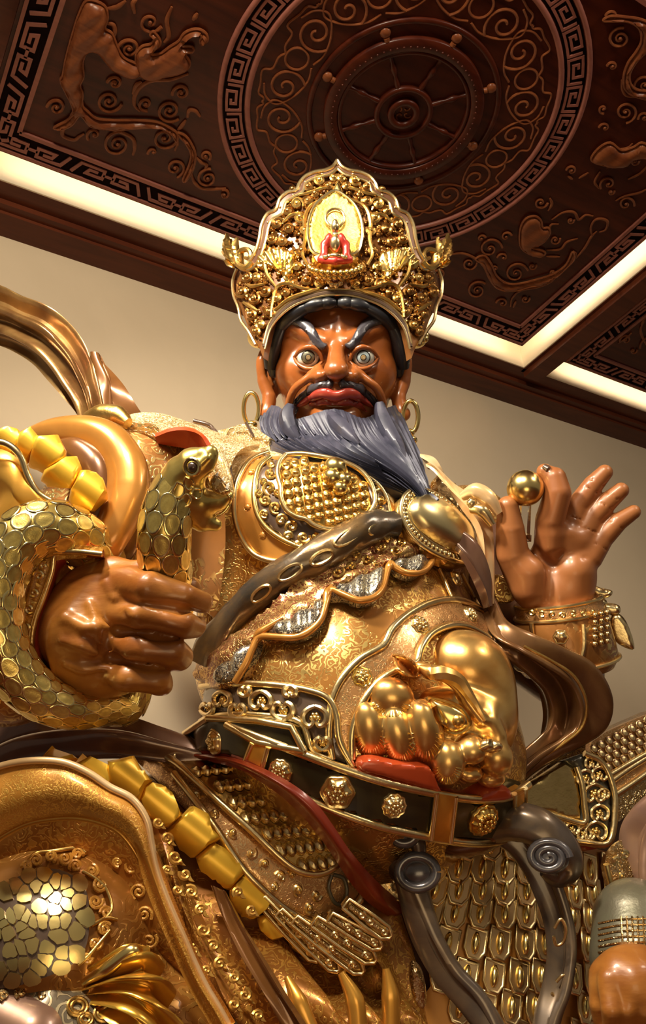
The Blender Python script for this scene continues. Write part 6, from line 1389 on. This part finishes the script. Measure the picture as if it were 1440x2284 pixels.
for L in [[(170, 940), (210, 900), (280, 890), (350, 880), (440, 870), (490, 900)], [(470, 1000), (540, 1040), (600, 1100), (630, 1200), (600, 1260)], [(520, 1300), (600, 1260), (660, 1270)], [(440, 1520), (500, 1470), (560, 1400), (620, 1330)]]:
    tline('cloud_line', c2(L), .012, GOLD, .02, kn, surf=ks)
m = MB()
for x, y, r, c in [(210, 940, 40, 1), (290, 920, 34, -1), (370, 930, 40, 1), (440, 905, 34, -1), (430, 970, 38, 1), (520, 1000, 40, 1), (570, 1080, 44, -1), (540, 1170, 44, 1), (600, 1230, 36, 1), (590, 1320, 40, -1), (540, 1400, 38, 1), (490, 1480, 34, 1), (700, 840, 50, 1), (760, 960, 50, -1), (800, 1100, 50, 1), (830, 1230, 50, -1), (860, 1380, 50, 1), (680, 930, 30, 1), (160, 970, 30, 1), (900, 1500, 46, 1)]:
    X_, Y_ = c2([(x, y)])[0]; sf_ = ks(.0) if x < 640 else zsurf(4.98, 0, -.0007, 300, 2000); sst(m, sf_, spiral((X_, Y_), r/2.571, x, 1.7, c, 22), .010, .02, 1, 6)
o = m.build('cloud_relief', ORANB, kn); o['kind'] = 'stuff'
cloth('gold_folds', [[(178, 2190, 4.66), (232, 2158, 4.60), (282, 2124, 4.60), (318, 2112, 4.66)], [(182, 2196, 4.62), (248, 2168, 4.54), (312, 2142, 4.52), (352, 2150, 4.6)], [(184, 2202, 4.6), (256, 2182, 4.50), (326, 2176, 4.48), (372, 2206, 4.54)], [(188, 2210, 4.6), (268, 2208, 4.48), (338, 2230, 4.45), (396, 2272, 4.5)], [(192, 2218, 4.6), (276, 2242, 4.46), (338, 2286, 4.42), (392, 2345, 4.45)], [(194, 2226, 4.62), (250, 2262, 4.5), (296, 2310, 4.45), (330, 2350, 4.46)]], AMBERG, nu=14, nv=10, th=.05, fold=5, amp=.045)
for P in [[(176, 2196, 4.6), (240, 2160, 4.52), (290, 2122, 4.52), (310, 2126, 4.55)]]: roll_('gold_folds', P, [.02, .035, .03, .03], GOLDB, 0)
# grey sleeve and brown boot at the lower left corner
GS = Sdf(); GS.add(cap(at(110, 2330, 4.75), at(260, 2390, 4.7), .50, .42), .05)
gs = sculpt('grey_sleeve', GS, .03, SLEEV, statue); gsf = lambda q: (lambda r: (r[0], r[1]))(GS.trace(q[:, 0], q[:, 1], 3.6, 7))
for x, y, r in [(172, 2247, 22), (230, 2262, 20), (190, 2275, 16), (265, 2275, 14)]:
    for rr in (1, .62): m = MB(); t = np.linspace(0, 2*np.pi, 26); sst(m, gsf, np.c_[x+r*rr*np.cos(t), y+r*rr*.9*np.sin(t)], .009, .01, 1, 6); m.build('ring_relief', GOLDD, gs)
BS_ = Sdf(); BS_.add(cap(at(-20, 2290, 4.55), at(70, 2330, 4.5), .26, .26), .05); bo = sculpt('brown_boot', BS_, .03, DRAPE, statue); bsf = lambda q: BS_.trace(q[:, 0], q[:, 1], 3.6, 7)[:2]
for x, y, r in [(46, 2216, 14), (92, 2222, 12), (8, 2222, 12)]: m = MB(); sst(m, bsf, spiral((x, y), r, x, 1.6, 1, 18), .010, .01, 1, 6); m.build('curl_relief', PALEB, bo)
# ---- apron of long shield scales between the legs
apz = zsurf(6.02, .00025, -.0013, 1080, 1900, lambda q: .25*((q[:, 0]-1050)/260)**2)
zp('under_skirt', [(760, 1800), (1560, 1800), (1560, 2360), (600, 2360)], LACQ, zsurf(6.45, 0, -.0013, 1000, 1900), .03, 40, 0, 1, .2)
ap = zp('apron', [(930, 1890), (1000, 1860), (1120, 1862), (1230, 1880), (1350, 1900), (1370, 2000), (1350, 2340), (900, 2340), (960, 2200), (930, 2000)], LACQG, apz, .02, 14, 0, 2)
def shield():
    o = np.array([(-.5, -.52), (.5, -.52), (.5, .22), (.26, .50), (-.26, .50), (-.5, .22)]); lv = [(1.0, .0), (.98, .10), (.86, .11), (.80, .06), (.78, .06), (.76, .06), (.74, .06), (.70, .06)]
    V = [np.c_[o*[s_, 1-(1-s_)*1.0], np.full(6, z_)] for s_, z_ in lv]; V = np.vstack(V+[[[0, 0, .06]]]); F = gridF(len(lv), 6, False, True).tolist(); n = (len(lv)-1)*6; F += [(n+i, n+(i+1) % 6, n+6) for i in range(6)]
    t = np.arange(10)*2*np.pi/10; b = []
    for s_, z_ in ((1, .05), (.92, .16), (.5, .26)): b.append(np.c_[.19*s_*np.cos(t), .36*s_*np.sin(t)-.02, np.full(10, z_)])
    k = len(V); V = np.vstack([V]+b+[[[0, -.02, .28]]]); F += [tuple(k+np.array(f)) for f in gridF(3, 10, False, True)]+[(k+20+i, k+20+(i+1) % 10, k+30) for i in range(10)]
    me = mesh('shield_scale', V, F, GOLDP); me.materials.append(GOLDB)
    me.materials.append(COPPER)
    for i, p in enumerate(me.polygons): p.material_index = 1 if i >= 48 else (2 if i >= 18 else 0)
    return recalc(me)
SH = shield()
def shields(rows, w, h, sf, par):
    for y, xs in rows:
        for x in xs:
            q = np.array([c4([(x, y)])[0]]); p, n = sf(q)[:2]; p2 = sf(q+[3, 1.0])[0]; n = n[0]; u = nrm(p2[0]-p[0]); u = nrm(u-(u@n)*n); v = np.cross(n, u); 
            if v@CB > 0: v = -v
            z = PX(p[0])[2]; ww, hh = w*z/FPX, h*z/FPX*1.12; nt = nrm(n+v*-.16); vt = nrm(v-(v@nt)*nt); o = obj('shield_scale', SH, par); o.matrix_parent_inverse = Matrix(); q_ = p[0]+n*.05
            o.matrix_world = Matrix(((u[0]*ww, vt[0]*hh, nt[0]*ww, q_[0]), (u[1]*ww, vt[1]*hh, nt[1]*ww, q_[1]), (u[2]*ww, vt[2]*hh, nt[2]*ww, q_[2]), (0, 0, 0, 1)))
shields([(800, [510, 625, 735]), (925, [350, 465, 580, 690, 800]), (1035, [350, 465, 580, 690, 800]), (1155, [330, 445, 570, 690, 795, 890]), (1315, [410, 545, 665, 790, 890]), (1485, [385, 500, 635, 760, 870]), (1645, [470, 590, 720, 840]), (1800, [540, 660, 780, 890])], 51, 62, apz, ap)
shields([(930, [1025, 1120, 1215]), (1050, [1045, 1140, 1230]), (1175, [1030, 1120, 1215]), (1320, [1110, 1205]), (1490, [1040, 1125, 1215]), (1640, [1090, 1180]), (1790, [1060, 1150])], 43, 60, apz, ap)
# ribbons and bow below the belt
cloth('hanging_ribbon', [[(880, 1960, 5.55), (905, 2040, 5.5), (935, 2110, 5.45), (975, 2180, 5.38), (1030, 2250, 5.3), (1080, 2330, 5.2)], [(915, 1965, 5.45), (940, 2040, 5.4), (968, 2105, 5.35), (1005, 2170, 5.3), (1062, 2235, 5.22), (1120, 2330, 5.1)], [(945, 1970, 5.55), (968, 2040, 5.5), (990, 2100, 5.45), (1030, 2160, 5.4), (1090, 2225, 5.3), (1150, 2330, 5.2)]], BLUEG, nu=8, nv=9, th=.05, fold=1.4, amp=.03)
cloth('hanging_ribbon', [[(1050, 1858, 5.9), (1120, 1885, 5.82), (1165, 1930, 5.75), (1198, 1990, 5.68), (1222, 2060, 5.6), (1228, 2130, 5.52), (1215, 2200, 5.45), (1195, 2260, 5.38), (1180, 2330, 5.3)], [(1080, 1845, 5.8), (1150, 1870, 5.72), (1200, 1920, 5.65), (1232, 1985, 5.58), (1256, 2060, 5.5), (1262, 2130, 5.42), (1250, 2205, 5.35), (1228, 2265, 5.28), (1215, 2330, 5.2)], [(1110, 1838, 5.85), (1180, 1858, 5.78), (1232, 1905, 5.7), (1265, 1980, 5.65), (1288, 2060, 5.58), (1292, 2130, 5.5), (1282, 2210, 5.42), (1262, 2270, 5.36), (1250, 2330, 5.3)]], BLUEG, nu=8, nv=8, th=.05, fold=1.6, amp=.03)
for L in [[(1236, 2070), (1250, 2050), (1262, 2072), (1256, 2100), (1240, 2108), (1234, 2088)], [(1240, 2190), (1256, 2175), (1262, 2200), (1240, 2225), (1230, 2215)]]: tline_z('gold_line', L, .010, GOLDP, zsurf(5.38))
roll_('bow_knot', [(960, 1860, 5.9), (1010, 1868, 5.8), (1060, 1860, 5.78), (1110, 1842, 5.8), (1160, 1838, 5.85)], [.10, .13, .14, .12, .08], LACQ, 3)
roll_('bow_loop', [(1090, 1850, 5.75), (1150, 1835, 5.68), (1205, 1850, 5.62), (1248, 1890, 5.58), (1262, 1930, 5.58), (1240, 1950, 5.58), (1210, 1940, 5.58)], [.09, .12, .12, .11, .10, .08, .04], BLUEG, 3)
def bow_curl(pts, R, ccx, ccy, r, z):
    roll_('bow_loop', pts, R, BLUEG, 3); m = MB(); c = at(ccx, ccy, z); t = np.linspace(0, 2*np.pi, 25); f_ = fr(ccx, ccy, z)
    tube(m, c+r*(np.cos(t)[:, None]*f_[0]+.8*np.sin(t)[:, None]*f_[1]), .035, 10, closed=False); sphere(m, c-.02*f_[2], (r*.9, r*.75, .05), 10, 16, f_.T); m.build('bow_curl', STEEL2, statue)
bow_curl([(985, 1850, 5.8), (940, 1838, 5.72), (900, 1832, 5.68), (872, 1850, 5.66), (868, 1885, 5.66), (885, 1920, 5.64), (920, 1960, 5.6)], [.06, .07, .075, .08, .085, .09, .10], 930, 1945, .115, 5.46)
bow_curl([(880, 1870, 5.6), (905, 1862, 5.56), (930, 1880, 5.54), (935, 1905, 5.52)], [.03, .05, .05, .04], 900, 1858, .075, 5.52)
m = MB(); c = at(1222, 1912, 5.44); f_ = fr(1222, 1912, 5.44); t = np.linspace(0, 4.5*np.pi, 60); rr = np.linspace(.13, .02, 60); tube(m, c+rr[:, None]*(np.cos(t)[:, None]*f_[0]+.75*np.sin(t)[:, None]*f_[1]), .026, 8); sphere(m, c-.03*f_[2], (.13, .10, .04), 8, 14, f_.T); m.build('bow_curl', STEEL2, statue)
cloth('apron_side', [[(870, 1960, 5.9), (890, 2060, 5.8), (920, 2160, 5.65), (960, 2340, 5.5)], [(820, 2000, 5.7), (850, 2080, 5.6), (900, 2180, 5.5), (960, 2340, 5.35)], [(800, 2060, 5.6), (830, 2130, 5.5), (880, 2230, 5.35), (900, 2340, 5.25)]], ORANB2, nu=8, nv=8, fold=1, amp=.03)
zp('oval_relief', c4([(240, 1420), (280, 1460), (300, 1540), (300, 1620), (270, 1640), (235, 1590), (215, 1500), (220, 1440)]), PALEB, zsurf(5.28), .05, 6, 8)
# ---- tasset and skirt of the left leg
ls = zsurf(6.2, .0007, -.0012, 1200, 1780)
zp('left_thigh_cloth', c4([(700, 560), (1000, 330), (1200, 220), (1480, 100), (1480, 1300), (1300, 1250), (1150, 900), (900, 720)]), BROCD, zsurf(6.5, .0007, -.0012, 1200, 1780), .03, 16, 0, 1, .2)
fp = zp('fan_plate', c4([(735, 600), (760, 520), (880, 450), (1000, 370), (1060, 400), (1085, 480), (1098, 600), (1098, 685), (950, 655)]), OLDG, ls, .05, 9, 5, 1)
fb = zp('fan_border', c4([(1000, 365), (1100, 330), (1185, 375), (1235, 470), (1258, 600), (1225, 785), (1100, 790), (990, 760), (880, 700), (735, 612), (735, 596), (950, 652), (1100, 685), (1098, 560), (1060, 400)]), GREYD, ls, .04, 9, 3, 1)
for P in ([(1060, 400), (1088, 490), (1100, 600), (1100, 688), (1000, 668), (880, 632), (740, 600)], [(1100, 330), (1185, 372), (1238, 470), (1258, 600), (1228, 785), (1110, 790), (1000, 765), (880, 705), (740, 620)]): tline_z('fan_rim', c4(P), .024, GOLDP, lift(ls, .06), fb)
for x, y, s_ in [(1160, 735, 24), (1180, 640, 20), (1100, 745, 16), (1155, 540, 24), (1110, 460, 20), (1180, 440, 18), (1040, 720, 16), (970, 690, 13), (1140, 380, 15), (1200, 540, 12)]:
    X_, Y_ = c4([(x, y)])[0]; m = MB()
    for q in (1, -1): sst(m, ls, [(X_+s_*a*q*.95, Y_+s_*b) for a, b in H_], .013, .055, 5, 6)
    m.build('cloud_heart', GOLDP, fb); m = MB(); sball(m, ls, X_, Y_, s_*.0011, .05)
    for k in range(5): a = k*1.257; sball(m, ls, X_+s_*.3*math.cos(a), Y_+s_*.3*math.sin(a), s_*.0007, .05)
    m.build('flower_boss', GOLD, fb)
zp('red_under_edge', c4([(1045, 785), (1222, 785), (1222, 815), (1130, 832), (1060, 822)]), RED, lift(ls, -.04), .05, 7, 3, 1)
SC2 = c4([(1150, 270), (1230, 215), (1340, 165), (1480, 110), (1480, 300), (1330, 360), (1230, 420), (1190, 370), (1150, 330)])
sc2 = zp('scale_field', SC2, COPPB, lift(ls, -.02), .04, 10, 0, 1); scales(lift(ls, .03), SC2, None, (17, -9), (8, 15), 19, 22, sc2, me=SM2, margin=2)
for P in ([(1240, 440), (1340, 380), (1480, 300)], [(1262, 545), (1360, 480), (1480, 395)], [(1250, 470), (1350, 400), (1480, 320)]): tline_z('strip_line', c4(P), .024, GOLDP, lift(ls, .04))
zp('copper_strip', c4([(1245, 440), (1480, 300), (1480, 395), (1262, 545)]), COPPB, ls, .03, 9, 0, 1); zp('pale_strip', c4([(1262, 545), (1480, 400), (1480, 560), (1360, 620), (1290, 680), (1262, 680)]), PALEB, ls, .03, 9, 0, 1)
cloth('drape', [[(*c4([(1480, 540)])[0], 5.95), (*c4([(1400, 620)])[0], 5.95), (*c4([(1340, 720)])[0], 5.95), (*c4([(1340, 860)])[0], 5.9), (*c4([(1380, 1000)])[0], 5.85), (*c4([(1395, 1110)])[0], 5.8)], [(*c4([(1500, 600)])[0], 5.8), (*c4([(1440, 680)])[0], 5.8), (*c4([(1410, 780)])[0], 5.8), (*c4([(1400, 900)])[0], 5.75), (*c4([(1405, 1000)])[0], 5.7), (*c4([(1402, 1110)])[0], 5.7)], [(*c4([(1540, 640)])[0], 5.8), (*c4([(1520, 740)])[0], 5.8), (*c4([(1500, 840)])[0], 5.8), (*c4([(1490, 940)])[0], 5.75), (*c4([(1480, 1040)])[0], 5.7), (*c4([(1470, 1120)])[0], 5.7)]], DRAPE, nu=10, nv=8, fold=1.6, amp=.04)
rb = zp('relief_border', c4([(1225, 860), (1330, 760), (1370, 900), (1395, 1110), (1380, 1180), (1320, 1180), (1270, 1060), (1225, 950)]), PALEB, zsurf(5.85, 0, -.0012, 1380, 1950), .04, 8, 0, 2); tline_z('border_line', c4([(1235, 900), (1260, 1000), (1290, 1080), (1322, 1165)]), .022, GOLDP, zsurf(5.75), rb)
for x, y in [(1290, 880), (1320, 960), (1300, 1010), (1340, 1060), (1350, 1120), (1330, 850), (1365, 1130)]: X_, Y_ = c4([(x, y)])[0]; m = MB(); sst(m, zsurf(5.74), spiral((X_, Y_), 10, x, 1.3, 1, 14), .012, 0, 1, 6); m.build('border_scroll', GOLDP, rb)
# hand resting at the lower right, in a grey-green cuff
cu2 = Sdf(); cu2.add(cap(at(1420, 2062, 5.45), at(1428, 2140, 5.3), .27, .30), .05); k2 = sculpt('left_cuff', cu2, .02, GREY, statue)
cs2 = lambda q: cu2.trace(q[:, 0], q[:, 1], 4, 8)[:2]
for i in range(9): m = MB(); sst(m, cs2, [(1335, 2060+i*13), (1380, 2052+i*13), (1439, 2050+i*13)], .006, .004, 4, 5); m.build('weave_line', PALEB, k2)
for i in range(6): m = MB(); sst(m, cs2, [(1385+i*12, 2045), (1388+i*12, 2100), (1392+i*12, 2165)], .006, .004, 4, 5); m.build('weave_line', PALEB, k2)
h2 = Noisy(); h2.amp = .008; h2.fr_ = 10; h2.add(ell(at(1415, 2200, 5.0), (.24, .22, .22), HF), .05)
for x in (1362, 1398, 1434, 1468): h2.add(chain(W3([(x, 2190, 4.92), (x+2, 2250, 4.84), (x+2, 2310, 4.88)]), [.07, .065, .055]), .02)
h2.add(chain(W3([(1350, 2180, 5.05), (1340, 2240, 4.98), (1350, 2290, 4.98)]), [.09, .07, .06]), .03)
sculpt('lowered_hand', h2, .015, FIST, statue)
